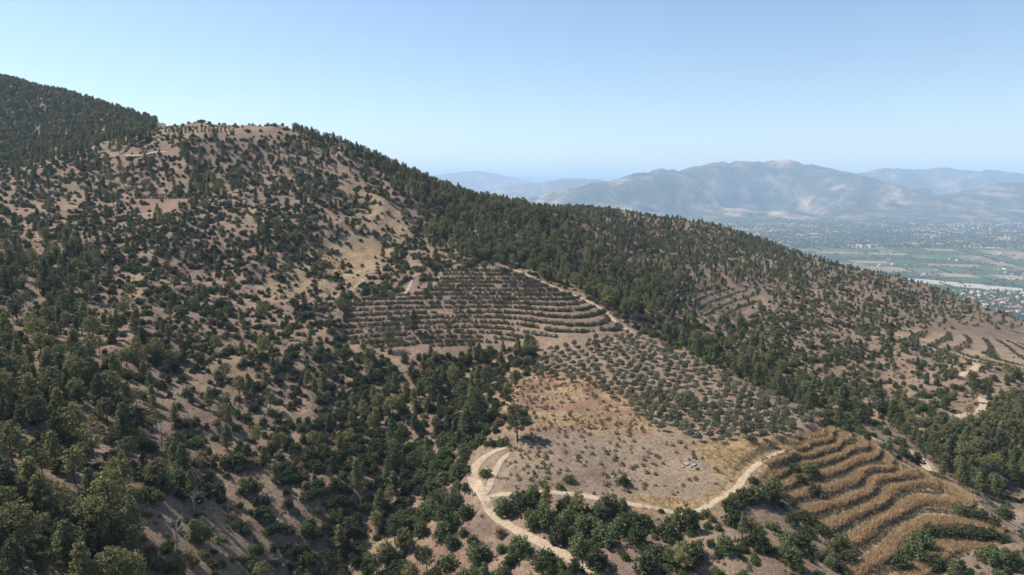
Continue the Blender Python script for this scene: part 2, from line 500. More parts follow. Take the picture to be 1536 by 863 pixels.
m_ = (np.clip(poly_sd(U1, V1, [(745,600),(800,545),(900,572),(1000,612),(985,655),(870,650),(755,645)]) / 12 + 0.5, 0, 1) * ((T1 > 195) & (T1 < 295)) * .8)[..., None]
COL = COL * (1 - m_) + (np.array([.36, .255, .145]) * st_ + np.array([.25, .15, .10]) * (1 - st_)) * m_
# treads of the terraces carry paler stubble, their banks are darker
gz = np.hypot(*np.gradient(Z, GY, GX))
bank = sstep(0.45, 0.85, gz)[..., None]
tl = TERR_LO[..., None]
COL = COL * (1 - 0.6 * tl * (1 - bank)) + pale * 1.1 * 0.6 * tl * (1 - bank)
COL = COL * (1 - 0.7 * tl * bank) + np.array([.13, .10, .065]) * 0.7 * tl * bank  # shade of the risers, with dark weeds, painted into the bank colour
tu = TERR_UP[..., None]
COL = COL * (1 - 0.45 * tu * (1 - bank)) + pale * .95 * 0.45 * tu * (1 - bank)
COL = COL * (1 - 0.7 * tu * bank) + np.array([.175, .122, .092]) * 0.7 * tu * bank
rd = (1 - sstep(0.0, 2.0, ROADD))[..., None]
COL = COL * (1 - 0.75 * rd) + pale * 1.05 * 0.75 * rd
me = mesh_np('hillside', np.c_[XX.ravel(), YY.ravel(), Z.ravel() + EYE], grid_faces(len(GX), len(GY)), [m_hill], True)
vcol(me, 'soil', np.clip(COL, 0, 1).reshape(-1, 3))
tag(link('hillside', me), kind='structure')
# ------------------------------------------------------------------ valley floor, fields, river bed
m_field, nt, b = new_mat('farmland')
gp = N(nt, 'ShaderNodeNewGeometry').outputs['Position']
fc = N(nt, 'ShaderNodeAttribute', attribute_name='crop').outputs['Color']
n1 = tex(nt, 0.012, 6, 0.65, gp); n2 = tex(nt, 0.05, 3, 0.6, gp)
c = mixc(nt, 1.0, fc, ramp(nt, n1, [(0.3, (0.72, 0.74, 0.72)), (0.55, (1, 1, 1)), (0.72, (1.3, 1.22, 1.1))]), 'MULTIPLY')
c = mixc(nt, 1.0, c, ramp(nt, n2, [(0.35, (0.7, 0.72, 0.7)), (0.6, (1.1, 1.1, 1.1))]), 'MULTIPLY')
nt.links.new(c, b.inputs['Base Color'])

def flat_sheet(name, x0, x1, y0, y1, z, col, n=2):
    xs = np.linspace(x0, x1, n); ys = np.linspace(y0, y1, n)
    a, bb = np.meshgrid(xs, ys)
    me = mesh_np(name, np.c_[a.ravel(), bb.ravel(), np.full(a.size, z)], grid_faces(n, n), [m_field])
    vcol(me, 'crop', np.tile(np.array(col), (n * n, 1)))
    return tag(link(name, me), kind='structure')
flat_sheet('valley_floor', -70000, 70000, -20000, 90000, -0.6, (0.12, 0.125, 0.085))

def split(x0, y0, x1, y1, out, rnd):
    w, h = x1 - x0, y1 - y0
    lim = 90 + 210 * rnd.random()
    if max(w, h) < lim * 1.7 and min(w, h) < lim or max(w, h) < 120:
        out.append((x0, y0, x1, y1)); return
    f = rnd.uniform(0.33, 0.67)
    if w > h * rnd.uniform(0.55, 1.2): split(x0, y0, x0 + w * f, y1, out, rnd); split(x0 + w * f, y0, x1, y1, out, rnd)
    else: split(x0, y0, x1, y0 + h * f, out, rnd); split(x0, y0 + h * f, x1, y1, out, rnd)
rnd = random.Random(5)
rects = []
split(-1500, -1500, 9500, 9500, rects, rnd)
ca, sa = math.cos(R(-14)), math.sin(R(-14))
FV, FC, FF = [], [], []
GREEN = [(.075,.11,.055),(.065,.095,.05),(.09,.12,.06),(.055,.08,.045)]
ORCH_ = [(.05,.07,.045),(.06,.075,.05),(.075,.085,.06)]
BARE = [(.24,.185,.13),(.29,.22,.155),(.21,.165,.125),(.32,.26,.185),(.18,.135,.10)]
for (x0, y0, x1, y1) in rects:
    cx, cy = (x0 + x1) / 2, (y0 + y1) / 2
    X, Y = cx * ca - cy * sa, 1700 + cx * sa + cy * ca
    if Y < 1500 or Y > 10500: continue
    q = rnd.random()
    if Y < 5200: pal = GREEN if q < .52 else (BARE if q < .82 else ORCH_)
    else: pal = ORCH_ if q < .62 else (GREEN if q < .74 else BARE)
    g = rnd.uniform(2, 7)
    k = len(FV)
    for (a, bb) in ((x0 + g, y0 + g), (x1 - g, y0 + g), (x1 - g, y1 - g), (x0 + g, y1 - g)):
        a += rnd.uniform(-6, 6); bb += rnd.uniform(-6, 6)
        FV.append((a * ca - bb * sa, 1700 + a * sa + bb * ca, 0.0))
    FF.append((k, k + 1, k + 2, k + 3))
    cc = np.array(rnd.choice(pal)) * rnd.uniform(.8, 1.2); FC += [cc] * 4
me = mesh_np('farm_fields', np.array(FV), FF, [m_field]); vcol(me, 'crop', np.array(FC))
tag(link('farm_fields', me), kind='structure')

def on_valley(u, v):
    a, b_, c_ = ray(u, v); t = -EYE / c_
    return a * t, b_ * t
m_gravel = dirt_mat('river_gravel', (0.26, 0.24, 0.20), (0.40, 0.37, 0.31), 0.02)
rv = [on_valley(u, v) for u, v in [(1150,412),(1250,414),(1340,418),(1380,421),(1430,426),(1480,431),(1536,437),(1620,446),(1750,460)]]
rp = np.array(rv); tg = np.gradient(rp, axis=0); tg /= np.linalg.norm(tg, axis=1)[:, None]; nr = np.c_[-tg[:, 1], tg[:, 0]]
ww = np.array([35, 40, 50, 60, 70, 75, 80, 80, 70])
V = np.stack([np.c_[rp + nr * (ww * s)[:, None], np.full(len(rp), z)] for s, z in ((-1, .1), (-.5, .5), (0, .6), (.5, .5), (1, .1))], 1).reshape(-1, 3)
tag(link('river_bed', mesh_np('river_bed', V, grid_faces(5, len(rp)), [m_gravel])), kind='structure')

# ------------------------------------------------------------------ mountains across the valley
m_mt, nt, b = new_mat('mountain_scrub')
gp = N(nt, 'ShaderNodeNewGeometry').outputs['Position']
n1 = tex(nt, 0.0016, 9, 0.68, gp); n2 = tex(nt, 0.007, 6, 0.75, gp)
c = ramp(nt, n1, [(0.36, (0.03, 0.04, 0.026)), (0.48, (0.06, 0.062, 0.043)), (0.56, (0.16, 0.125, 0.088)), (0.66, (0.34, 0.255, 0.175))])
c = mixc(nt, 1.0, c, ramp(nt, n2, [(0.38, (0.28, 0.32, 0.28)), (0.5, (1, 1, 1)), (0.66, (1.7, 1.5, 1.35))]), 'MULTIPLY')
nt.links.new(c, b.inputs['Base Color'])
def mountain(name, crest, slope, x0, x1, y0, y1, step, seed, rough):
    xs = np.arange(x0, x1, step); ys = np.arange(y0, y1, step)
    X, Y = np.meshgrid(xs, ys)
    cr = np.array([at(*q) for q in crest]); cr[:, 2] += EYE
    s = np.concatenate([[0], np.cumsum(np.hypot(*np.diff(cr[:, :2], axis=0).T))])
    ss = np.arange(0, s[-1], 220)
    cr = np.stack([np.interp(ss, s, cr[:, k]) for k in range(3)], 1)
    cr[:, 2] += 10 * noise(ss / 700, ss * 0 + seed, seed)
    Hh = np.full(X.shape, -200.0)
    wx = X + 500 * noise(X / 1900, Y / 1900, seed + 1); wy = Y + 500 * noise(X / 1900 + 9, Y / 1900, seed + 2)
    for (cx, cy, cz) in cr:
        d0 = np.hypot(X - cx, Y - cy); near = sstep(900, 250, d0)
        d = d0 * near + np.hypot(wx - cx, wy - cy) * (1 - near)
        Hh = np.maximum(Hh, cz - slope * d * (1 - 0.000045 * np.minimum(d, 6000)))
    top = np.interp(0, [0], [1])
    dcr = np.min([np.hypot(X - cx, Y - cy) for (cx, cy, cz) in cr[::3]], axis=0)
    am = sstep(0, 350, Hh) * sstep(120, 1300, dcr)
    r = np.minimum(ridged(X / 2300 + seed, Y / 2300, seed + 5, 5) - 1.25, 0.12)
    Hh = Hh + r * rough * am + fbm(X / 420, Y / 420, seed + 9, 3) * 26 * sstep(-50, 200, Hh)
    Hh = Hh + np.minimum(ridged(X / 760 + seed, Y / 760 + .3 * X / 760, seed + 15, 4) - 1.1, .15) * rough * .36 * am
    Hh = np.maximum(Hh, -60)
    me = mesh_np(name, np.c_[X.ravel(), Y.ravel(), Hh.ravel()], grid_faces(len(xs), len(ys)), [m_mt], True)
    tag(link(name, me), kind='structure')
mountain('mountain', [(830,312,9300),(848,305,9600),(911,272,10200),(941,263,10500),(989,254,11000),(1028,253,11300),(1061,245,11700),(1088,240,11900),(1131,242,12000),(1164,238.5,12000),(1209,243,11800),(1248,255,11400),(1278,260,11200),(1342,281,10700),(1381,299,10300),(1430,318,9800)],
         0.27, -500, 9500, 7600, 15500, 65, 3, 400)
mountain('mountain', [(1395,310,9700),(1420,299,10000),(1465,287,10300),(1501,275,10600),(1536,272,10800),(1600,267,11000),(1750,262,11500)], 0.22, 4500, 14500, 7600, 14000, 75, 13, 320)
mountain('mountain', [(1220,270,15500),(1278,262,16000),(1327,251,16200),(1393,254,16000),(1414,249,16000),(1456,257,15800),(1486,254,15800),(1536,260,15500),(1650,258,15500)], 0.25, 5500, 16500, 12000, 20000, 110, 23, 300)
mountain('mountain', [(590,288,24000),(660,267,25000),(690,258,25000),(712,254.5,25000),(740,262,25000),(780,272,24500),(830,282,24000)], 0.2, -7500, 4500, 19500, 30000, 170, 33, 200)
mountain('mountain', [(730,292,17500),(770,282,18000),(800,275,18000),(835,269,18000),(850,267,18200),(890,268,18500),(930,275,18500),(990,286,18500)], 0.24, -3500, 6500, 14500, 22500, 130, 43, 200)
mountain('mountain', [(620,272,36000),(700,267,37000),(780,264.5,38000),(830,266,38000),(900,265,38000),(980,268,38000),(1100,266,38000)], 0.2, -9000, 16000, 31000, 44000, 300, 53, 150)

# ------------------------------------------------------------------ plants: shapes
def leaf_mat(name, base, tint, transl=0.25):
    m, nt, b = new_mat(name)
    at_ = N(nt, 'ShaderNodeAttribute', attribute_name='leaf').outputs['Color']
    oi = N(nt, 'ShaderNodeObjectInfo').outputs['Random']
    c0 = mixc(nt, oi, base, tint)
    c = mixc(nt, 1.0, c0, at_, 'MULTIPLY')
    nt.links.new(c, b.inputs['Base Color'])
    b.inputs['Roughness'].default_value = 0.7
    tr = N(nt, 'ShaderNodeBsdfTranslucent'); nt.links.new(c, tr.inputs['Color'])
    mx = N(nt, 'ShaderNodeMixShader'); mx.inputs[0].default_value = transl
    nt.links.new(b.outputs[0], mx.inputs[1]); nt.links.new(tr.outputs[0], mx.inputs[2])
    nt.links.new(mx.outputs[0], nt.nodes['Material Output'].inputs[0])
    return m
m_bark = dirt_mat('bark', (0.055, 0.042, 0.032), (0.15, 0.115, 0.085), 4)
m_dead = dirt_mat('bleached_wood', (0.20, 0.175, 0.15), (0.36, 0.33, 0.29), 4)
LM = {
 'pine_green': leaf_mat('pine_needles_green', (0.108, 0.135, 0.054), (0.168, 0.184, 0.078)),
 'pine_olive': leaf_mat('pine_needles_olive', (0.157, 0.155, 0.069), (0.221, 0.213, 0.086)),
 'pine_dark': leaf_mat('pine_needles_dark', (0.069, 0.091, 0.047), (0.102, 0.116, 0.060)),
 'shrub_dark': leaf_mat('shrub_leaves_dark', (0.051, 0.067, 0.030), (0.084, 0.095, 0.042)),
 'shrub_green': leaf_mat('shrub_leaves_green', (0.091, 0.120, 0.047), (0.140, 0.162, 0.065)),
 'shrub_brown': leaf_mat('shrub_leaves_brown', (0.193, 0.148, 0.084), (0.260, 0.188, 0.105)),
 'olive': leaf_mat('olive_leaves', (0.129, 0.141, 0.090), (0.171, 0.178, 0.117)),
 'young': leaf_mat('orchard_leaves', (0.083, 0.096, 0.056), (0.126, 0.128, 0.079)),
 'dry': leaf_mat('dry_shrub_leaves', (0.116, 0.105, 0.066), (0.182, 0.149, 0.094)),
 'straw': leaf_mat('straw', (0.400, 0.275, 0.155), (0.520, 0.390, 0.235), 0.35),
 'stubble': leaf_mat('pale_straw', (0.344, 0.292, 0.189), (0.464, 0.413, 0.284), 0.35),
}

def cards(cent, size, rng, up=0.35, out=None):
    """leaf cards: one small bent quad each"""
    n = len(cent)
    nrm = rng.normal(size=(n, 3)); nrm[:, 2] += up * 2
    if out is not None: nrm += out * 0.9
    nrm /= np.linalg.norm(nrm, axis=1)[:, None] + 1e-9
    a = rng.normal(size=(n, 3)); a -= nrm * (a * nrm).sum(1)[:, None]; a /= np.linalg.norm(a, axis=1)[:, None] + 1e-9
    bb = np.cross(nrm, a)
    s = size * rng.uniform(0.65, 1.35, n)
    a *= s[:, None] * 0.62; bb *= s[:, None] * 0.40
    V = np.stack([cent - a, cent + bb * 0.9 - a * .1, cent + a, cent - bb * 0.9 + a * .15], 1).reshape(-1, 3)
    return V, np.arange(4 * n).reshape(-1, 4)

def foliage(name, clumps, per, size, mat, rng, up=0.35, mid=None):
    """clumps: array of x, y, z, radius"""
    cl = np.repeat(clumps, per, axis=0); n = len(cl)
    d = rng.normal(size=(n, 3)); d /= np.linalg.norm(d, axis=1)[:, None]
    d *= (rng.random(n) ** 0.45)[:, None]; d[:, 2] *= 0.72
    cent = cl[:, :3] + d * cl[:, 3:4]
    V, Fc = cards(cent, size, rng, up, d)
    tone = np.repeat(rng.uniform(0.88, 1.12, len(clumps)), per) * rng.uniform(0.72, 1.28, n)
    warm = np.repeat(rng.uniform(-0.10, 0.14, len(clumps)), per)
    col = np.stack([tone * (1 + warm), tone, tone * (1 - warm)], 1)
    me = mesh_np(name, V, Fc, [mat])
    vcol(me, 'leaf', np.repeat(col, 4, axis=0))
    return me

def cone(p0, p1, r0, r1, n=6):
    p0 = np.array(p0, float); p1 = np.array(p1, float); ax = p1 - p0; ax /= np.linalg.norm(ax) + 1e-9
    q = np.array([1, 0, 0]) if abs(ax[2]) > .6 else np.array([0, 0, 1.])
    e = np.cross(ax, q); e /= np.linalg.norm(e); f = np.cross(ax, e)
    an = np.arange(n) * 2 * np.pi / n
    ring = np.cos(an)[:, None] * e + np.sin(an)[:, None] * f
    V = np.vstack([p0 + ring * r0, p1 + ring * r1])
    i = np.arange(n); j = (i + 1) % n
    return V, np.stack([i, j, j + n, i + n], 1)

def wood(name, segs, mat):
    V, Fs, k = [], [], 0
    for s in segs:
        v, f = cone(*s); V.append(v); Fs.append(f + k); k += len(v)
    return mesh_np(name, np.vstack(V), np.vstack(Fs), [mat], True)

def pine_shape(seed, mat, style):
    """about 8 m tall; style 0 conical, 1 rounded open, 2 slender"""
    g = np.random.default_rng(seed); H = 8.0
    rm = {0: 2.15, 1: 2.7, 2: 1.5}[style]; base = {0: .16, 1: .34, 2: .14}[style]
    bx, by = g.uniform(-.35, .35, 2)
    segs = [((0, 0, -.8), (bx * .4, by * .4, H * .4), .2, .15), ((bx * .4, by * .4, H * .4), (bx, by, H * .95), .15, .03)]
    cl = []
    nb = {0: 46, 1: 34, 2: 36}[style]
    for i in range(nb):
        f = (i + g.random()) / nb
        h = H * (base + (1 - base) * f)
        q = (h / H - base) / (1 - base)
        if style == 1: pr = math.sqrt(max(0.05, 1 - (1.55 * q - .60) ** 2)) if q < .98 else .3
        else: pr = (1 - q) ** 0.72 * min(1, .55 + q * 3) + .07
        az = i * 2.399 + g.uniform(-.5, .5); r = rm * pr * g.uniform(.62, 1.12)
        sk = h / (H * .95)
        tx, ty = bx * sk + r * math.cos(az), by * sk + r * math.sin(az); tz = h + r * g.uniform(-.02, .28)
        if i % 2 == 0: segs.append(((bx * sk, by * sk, h - .25), (tx * .9, ty * .9, tz), .055, .015, 3))
        cr = g.uniform(.50, .80) * (.72 + .45 * (1 - q)) * (1.15 if style == 1 else 1)
        cl.append((tx * .92, ty * .92, tz, cr))
        if r > .9: cl.append((bx * sk + (tx - bx * sk) * .5, by * sk + (ty - by * sk) * .5, h + r * .06, cr * .85))
    cl.append((bx, by, H * .98, .35))
    return wood('trunk', segs, m_bark), foliage('crown', np.array(cl), 28, .31, mat, g, .45)

def dome_shape(seed, mat, w, h, n, leaf, per, open_=0.0, low=0.12, stem=True):
    """bushy dome or small round tree, w across and h tall"""
    g = np.random.default_rng(seed)
    cl = []
    lob = g.uniform(0, 6.28, 3)
    for i in range(n):
        u = 1 - (i + .5) / n * (1.25 if low < .2 else 1.55); az = i * 2.399 + g.uniform(-.3, .3)
        rr = math.sqrt(max(0, 1 - u * u)); k = g.uniform(.70, 1.04) * (1 + .16 * math.sin(2 * az + lob[0]) + .10 * math.sin(3 * az + lob[1]))
        z = h * low + (h * (1 - low)) * (u * .5 + .5) if low >= .2 else h * (.16 + .80 * max(0, u)) * k
        cl.append((w * .5 * rr * k * .86, w * .5 * rr * k * .86 * g.uniform(.9, 1.1), z, w * g.uniform(.10, .165)))
        cl[-1] = (cl[-1][0] * math.cos(az), cl[-1][1] * math.sin(az), cl[-1][2], cl[-1][3])
        if i % 3 == 0: cl.append((w * .25 * rr * math.cos(az), w * .25 * rr * math.sin(az), z * .75 + .05 * h, w * .15))
    segs = []
    ns = 4 if low < .2 else 1
    for s in range(ns):
        a = s * 1.6 + g.random(); q = .16 * w if ns > 1 else .05 * w
        segs.append(((q * .4 * math.cos(a), q * .4 * math.sin(a), -.5), (q * math.cos(a), q * math.sin(a), h * .42), .035 * w if ns == 1 else .02 * w, .02 * w if ns == 1 else .012 * w, 5))
        for t in range(4):
            a2 = a + t * 1.57; segs.append(((q * math.cos(a), q * math.sin(a), h * .36), (w * .3 * math.cos(a2), w * .3 * math.sin(a2), h * .66), .012 * w, .005 * w, 3))
    return wood('stem', segs, m_bark), foliage('crown', np.array(cl), per, leaf, mat, g, .35)

def tuft_shape(seed, mat, h, n, spread):
    g = np.random.default_rng(seed)
    a = g.uniform(0, 6.28, n); r = spread * np.sqrt(g.random(n)) * .5; ln = h * g.uniform(.55, 1.15, n); le = g.uniform(.05, .5, n)
    b0 = np.stack([r * np.cos(a), r * np.sin(a), np.full(n, -.05)], 1)
    a2 = a + g.uniform(-1, 1, n)
    tip = b0 + np.stack([ln * le * np.cos(a2), ln * le * np.sin(a2), ln], 1)
    sd_ = np.stack([-np.sin(a2), np.cos(a2), np.zeros(n)], 1) * (.035 + .03 * g.random(n))[:, None]
    V = np.stack([b0 - sd_, b0 + sd_, tip], 1).reshape(-1, 3)
    me = mesh_np('dry_grass', V, np.arange(3 * n).reshape(-1, 3), [mat])
    t = g.uniform(.7, 1.25, n); vcol(me, 'leaf', np.repeat(np.stack([t, t * g.uniform(.92, 1.05, n), t * g.uniform(.85, 1.05, n)], 1), 3, axis=0))
    return me

# kind -> variants: (size of the model, look, stem mesh, crown mesh)
KIND = {
 'pine_tree': [(8.0, 'green', *pine_shape(101, LM['pine_green'], 0)), (8.0, 'olive green', *pine_shape(102, LM['pine_olive'], 1)), (8.0, 'dark green', *pine_shape(103, LM['pine_dark'], 0)),
               (8.0, 'slender green', *pine_shape(104, LM['pine_green'], 2)), (8.0, 'rounded dark green', *pine_shape(105, LM['pine_dark'], 1)), (8.0, 'yellowish', *pine_shape(106, LM['pine_olive'], 0))],
 'shrub': [(4.0, 'dark evergreen', *dome_shape(201, LM['shrub_dark'], 4, 2.9, 46, .27, 30)), (4.0, 'broad dark evergreen', *dome_shape(202, LM['shrub_dark'], 4.3, 2.4, 50, .27, 30)),
           (4.0, 'mid green', *dome_shape(203, LM['shrub_green'], 4, 3.1, 46, .27, 30)), (4.0, 'brownish', *dome_shape(204, LM['shrub_brown'], 3.8, 2.6, 38, .27, 30)),
           (4.0, 'upright dark green', *dome_shape(205, LM['shrub_dark'], 3.5, 3.7, 46, .27, 30)), (4.0, 'spreading green', *dome_shape(206, LM['shrub_green'], 4.4, 2.5, 48, .27, 30))],
 'olive_tree': [(2.8, 'grey green', *dome_shape(301, LM['olive'], 2.8, 3.3, 34, .26, 18, low=.28)), (2.8, 'dark grey green', *dome_shape(302, LM['young'], 2.8, 3.1, 34, .26, 18, low=.26)), (2.8, 'silvery', *dome_shape(303, LM['olive'], 3.0, 3.0, 30, .26, 16, low=.3))],
 'orchard_bush': [(2.0, 'green', *dome_shape(401, LM['young'], 2.0, 1.7, 24, .22, 16)), (2.0, 'dark green', *dome_shape(402, LM['shrub_dark'], 2.1, 1.5, 24, .22, 16)), (2.0, 'dull brown-green', *dome_shape(403, LM['dry'], 1.9, 1.4, 22, .22, 14))],
 'low_shrub': [(1.0, 'dull green', *dome_shape(501, LM['young'], 1.0, .75, 14, .14, 12)), (1.0, 'dry brown', *dome_shape(502, LM['dry'], 1.1, .6, 14, .14, 12)), (1.0, 'brownish', *dome_shape(503, LM['shrub_brown'], 1.0, .7, 14, .14, 12))],
}

# ------------------------------------------------------------------ plants: where they grow
GRID = {
 8: "999865747665555656990000000000000000000000000000", 9: "996664565555565455999000000000000000000000000000",
 10: "554555555867475545599999995000000000000000000000", 11: "535365112465576564269999999994380000000000000000",
 12: "656666788633777421158999999688665659700000000000", 13: "645856885646885310378999999978877688865000000000",
 14: "779987755676655201657799999998645766765643000000", 15: "849974555565343226845300099998896456754665420000",
 16: "659836538764224688835000000998895435388434644223", 17: "749855448552646570000000000098974335765776455435",
 18: "778975476666566470000000000007786556856475600000", 19: "759854764544567853000000000000786575866644667000",
 20: "846776676443577576247677500000000787875563367550", 21: "876674646455466778769674000000000008786473454656",
 22: "788585644576765678879894000000000000777775664588", 23: "675445755756677789899996300000000000567677777899",
 24: "635878736836575798989886000000000000000755679999", 25: "545676768865788999898960000000000000000007589999",
 26: "367758466756379878989800000000000000000000089999", 27: "577658666736558778978940443020000067320000007899",
 28: "777577567424664889748800789771101342460000006743", 29: "877688746454268996638745478856355355355000006552",
 30: "887787566665268997645444548865664546445600054433", 31: "876776777754579888634665747743656635244550065566",
}
DG = np.array([[int(ch) for ch in GRID[r]] for r in range(8, 32)], float) / 10

def cover(u, v):
    gu = np.clip(u / 32 - .5, 0, 46.999); gv = np.clip((v - 216) / 27 - .5, 0, 22.999)
    i = gu.astype(int); j = gv.astype(int); fx = gu - i; fy = gv - j
    c = (DG[j, i] * (1 - fx) + DG[j, i + 1] * fx) * (1 - fy) + (DG[j + 1, i] * (1 - fx) + DG[j + 1, i + 1] * fx) * fy
    return c
ORCHARD = [(795,540),(860,516),(940,500),(1040,540),(1110,575),(1228,632),(1185,657),(1125,667),(1060,664),(1015,657),(975,642),(945,612),(905,585),(850,570),(800,562)]
PINES = [  # photo polygon, share of pines, depth range
 ([(-300,50),(0,108),(238,182),(215,215),(100,242),(-300,255)], .97, (560,1500)),
 ([(440,195),(640,262),(810,303),(860,312),(840,330),(1000,440),(960,480),(900,455),(780,402),(720,395),(640,380),(620,300),(540,235)], .90, (350,780)),
 ([(840,305),(1000,322),(1200,376),(1210,440),(1060,430),(990,440)], .75, (380,1000)),
 ([(1330,640),(1400,630),(1560,590),(1800,600),(1800,760),(1440,745),(1380,700)], .97, (200,330)),
 ([(940,450),(1060,440),(1180,560),(1260,600),(1240,640),(1060,550)], .55, (240,460)),
 ([(-300,470),(130,470),(260,560),(270,700),(220,900),(-300,900)], .66, (60,300)),
 ([(-300,300),(160,360),(150,480),(-300,480)], .5, (200,480)),
 ([(560,560),(760,560),(760,650),(560,760)], .22, (180,300)),
]
def world_pts(x0, x1, y0, y1, dens, rng):
    n = int((x1 - x0) * (y1 - y0) * dens)
    return rng.uniform(x0, x1, n), rng.uniform(y0, y1, n)
def normal(x, y, e=1.5):
    gx = (height(x + e, y) - height(x - e, y)) / (2 * e); gy = (height(x, y + e) - height(x, y - e)) / (2 * e)
    n = np.sqrt(1 + gx * gx + gy * gy)
    return -gx / n, -gy / n, 1 / n
ROADPTS = np.vstack([np.c_[l[::3, :2], np.full(len(l[::3]), w)] for _, w, l in road_lines])
def off_road(x, y, gap):
    ok = np.ones(len(x), bool)
    for i in range(0, len(x), 5000):
        d = np.hypot(x[i:i + 5000, None] - ROADPTS[None, :, 0], y[i:i + 5000, None] - ROADPTS[None, :, 1]) - ROADPTS[None, :, 2] / 2
        ok[i:i + 5000] = d.min(1) > gap[i:i + 5000]
    return ok

PL = {k: [] for k in KIND}      # kind -> list of (x, y, zrel, size, rot, variant)
taken = {}
def free(x, y, r, f=0.62, put=True):
    k = (int(x // 6), int(y // 6))
    for i in (-1, 0, 1):
        for j in (-1, 0, 1):
            for (a, b_, q) in taken.get((k[0] + i, k[1] + j), ()):
                if (a - x) ** 2 + (b_ - y) ** 2 < (f * (r + q)) ** 2: return False
    if put: taken.setdefault(k, []).append((x, y, r))
    return True

# plants that stand out, by their foot in the photograph: x, foot y, height in pixels, kind, variant
HERO = [(168,797,100,'pine_tree',1),(60,788,58,'pine_tree',5),(28,846,62,'pine_tree',1),(100,850,58,'pine_tree',0),(150,626,70,'pine_tree',2),(46,628,50,'pine_tree',5),
 (208,557,34,'pine_tree',1),(112,726,42,'pine_tree',1),(186,665,50,'pine_tree',0),(207,660,46,'pine_tree',2),(20,702,52,'pine_tree',1),(776,662,50,'pine_tree',4),(716,640,62,'pine_tree',4),
 (648,604,66,'pine_tree',4),(587,678,48,'pine_tree',3),(584,526,32,'pine_tree',1),(621,500,32,'pine_tree',2),(640,455,22,'pine_tree',4),(312,343,18,'pine_tree',4),(700,662,44,'pine_tree',2),
 (136,765,48,'pine_tree',0),(80,700,40,'pine_tree',5),(240,735,36,'pine_tree',1),(1262,625,46,'pine_tree',2),(1318,622,34,'pine_tree',4),(1008,478,44,'pine_tree',2),(1040,505,40,'pine_tree',3),
 (912,462,34,'pine_tree',1),(283,189,6,'pine_tree',1),(364,194,6,'pine_tree',4),(322,214,18,'pine_tree',4),
 (910,770,28,'shrub',4),(942,792,24,'shrub',0),(955,815,26,'shrub',0),(983,838,28,'shrub',1),(1000,805,22,'shrub',0),(1034,795,28,'shrub',4),(930,797,20,'shrub',2),(965,792,18,'shrub',0),
 (1098,765,24,'shrub',0),(1117,755,26,'shrub',0),(1135,752,24,'shrub',2),(1155,750,22,'shrub',0),(1100,790,22,'shrub',4),(1135,820,26,'shrub',0),(1088,828,22,'shrub',2),(1040,840,22,'shrub',0),
 (970,860,26,'shrub',4),(1010,850,20,'shrub',2),(760,772,26,'shrub',2),(790,765,26,'shrub',0),(815,785,30,'shrub',2),(850,790,30,'shrub',5),(880,800,30,'shrub',2),(905,815,28,'shrub',2),
 (838,815,28,'shrub',4),(868,830,26,'shrub',2),(895,850,26,'shrub',0),(820,850,26,'shrub',1),(780,830,26,'shrub',5),(670,690,28,'shrub',2),(690,715,30,'shrub',5),(650,740,28,'shrub',2),
 (680,760,28,'shrub',2),(640,775,24,'shrub',5),(665,805,22,'shrub',2),(610,800,24,'shrub',2),(420,420,14,'shrub',0),(506,420,16,'shrub',4),(1185,845,24,'shrub',2),(1200,820,24,'shrub',0),
 (1395,803,16,'shrub',0),(1412,804,17,'shrub',1),(1428,806,18,'shrub',0),(1444,806,17,'shrub',0),(1460,806,18,'shrub',1),(1476,808,17,'shrub',0),(1490,811,15,'shrub',0),(1504,814,14,'shrub',1),(1440,772,16,'shrub',2),(1456,776,15,'shrub',0),(1472,780,16,'shrub',0),(1490,788,14,'shrub',0),(1506,778,16,'shrub',2),(1368,836,22,'shrub',2),(1380,822,24,'shrub',2),(1350,852,20,'shrub',0),(1400,850,20,'shrub',0),(1480,842,18,'shrub',2),(1500,846,18,'shrub',5),(1520,850,20,'shrub',0),
 (1190,708,12,'shrub',0),(1216,712,14,'shrub',2),(1200,722,9,'shrub',0),(1160,736,18,'shrub',2),(1155,752,16,'shrub',0),(1222,740,14,'shrub',0),(1232,746,12,'shrub',3),
 (1188,785,16,'shrub',0),(1205,780,18,'shrub',1),(1218,785,16,'shrub',0),(1235,802,16,'shrub',0),(1262,818,16,'shrub',2),(1275,842,16,'shrub',0),(1245,822,14,'shrub',3),(1210,802,14,'shrub',0),(1182,820,20,'shrub',2),(1215,830,14,'shrub',0),(1245,850,16,'shrub',2),(1265,858,14,'shrub',0),
 (48,690,28,'shrub',0),(100,675,40,'shrub',4),(225,725,34,'shrub',0),(265,730,24,'shrub',2),(290,735,24,'shrub',0),(300,810,24,'shrub',2),(375,740,22,'shrub',0),(355,700,26,'shrub',2)]
for (u, v, hp, kd, var) in HERO:
    x, y, z = ground(u, v)
    t = math.sqrt(x * x + y * y + z * z)
    h = hp * t / F / max(.6, math.hypot(x, y) / t)
    model = KIND[kd][var][0]
    size = h if kd == 'pine_tree' else h / .74 * 1.08
    if u > 1060 and v > 735: size *= .80
    size = min(size, 11.5 if kd == 'pine_tree' else 6.2)
    PL[kd].append((x, y, z, size, random.uniform(0, 6.28), var))
    free(x, y, size * (.22 if kd == 'pine_tree' else .42))
    taken.setdefault((int(x // 6), int(y // 6)), []).append((x, y, size * (.22 if kd == 'pine_tree' else .42)))

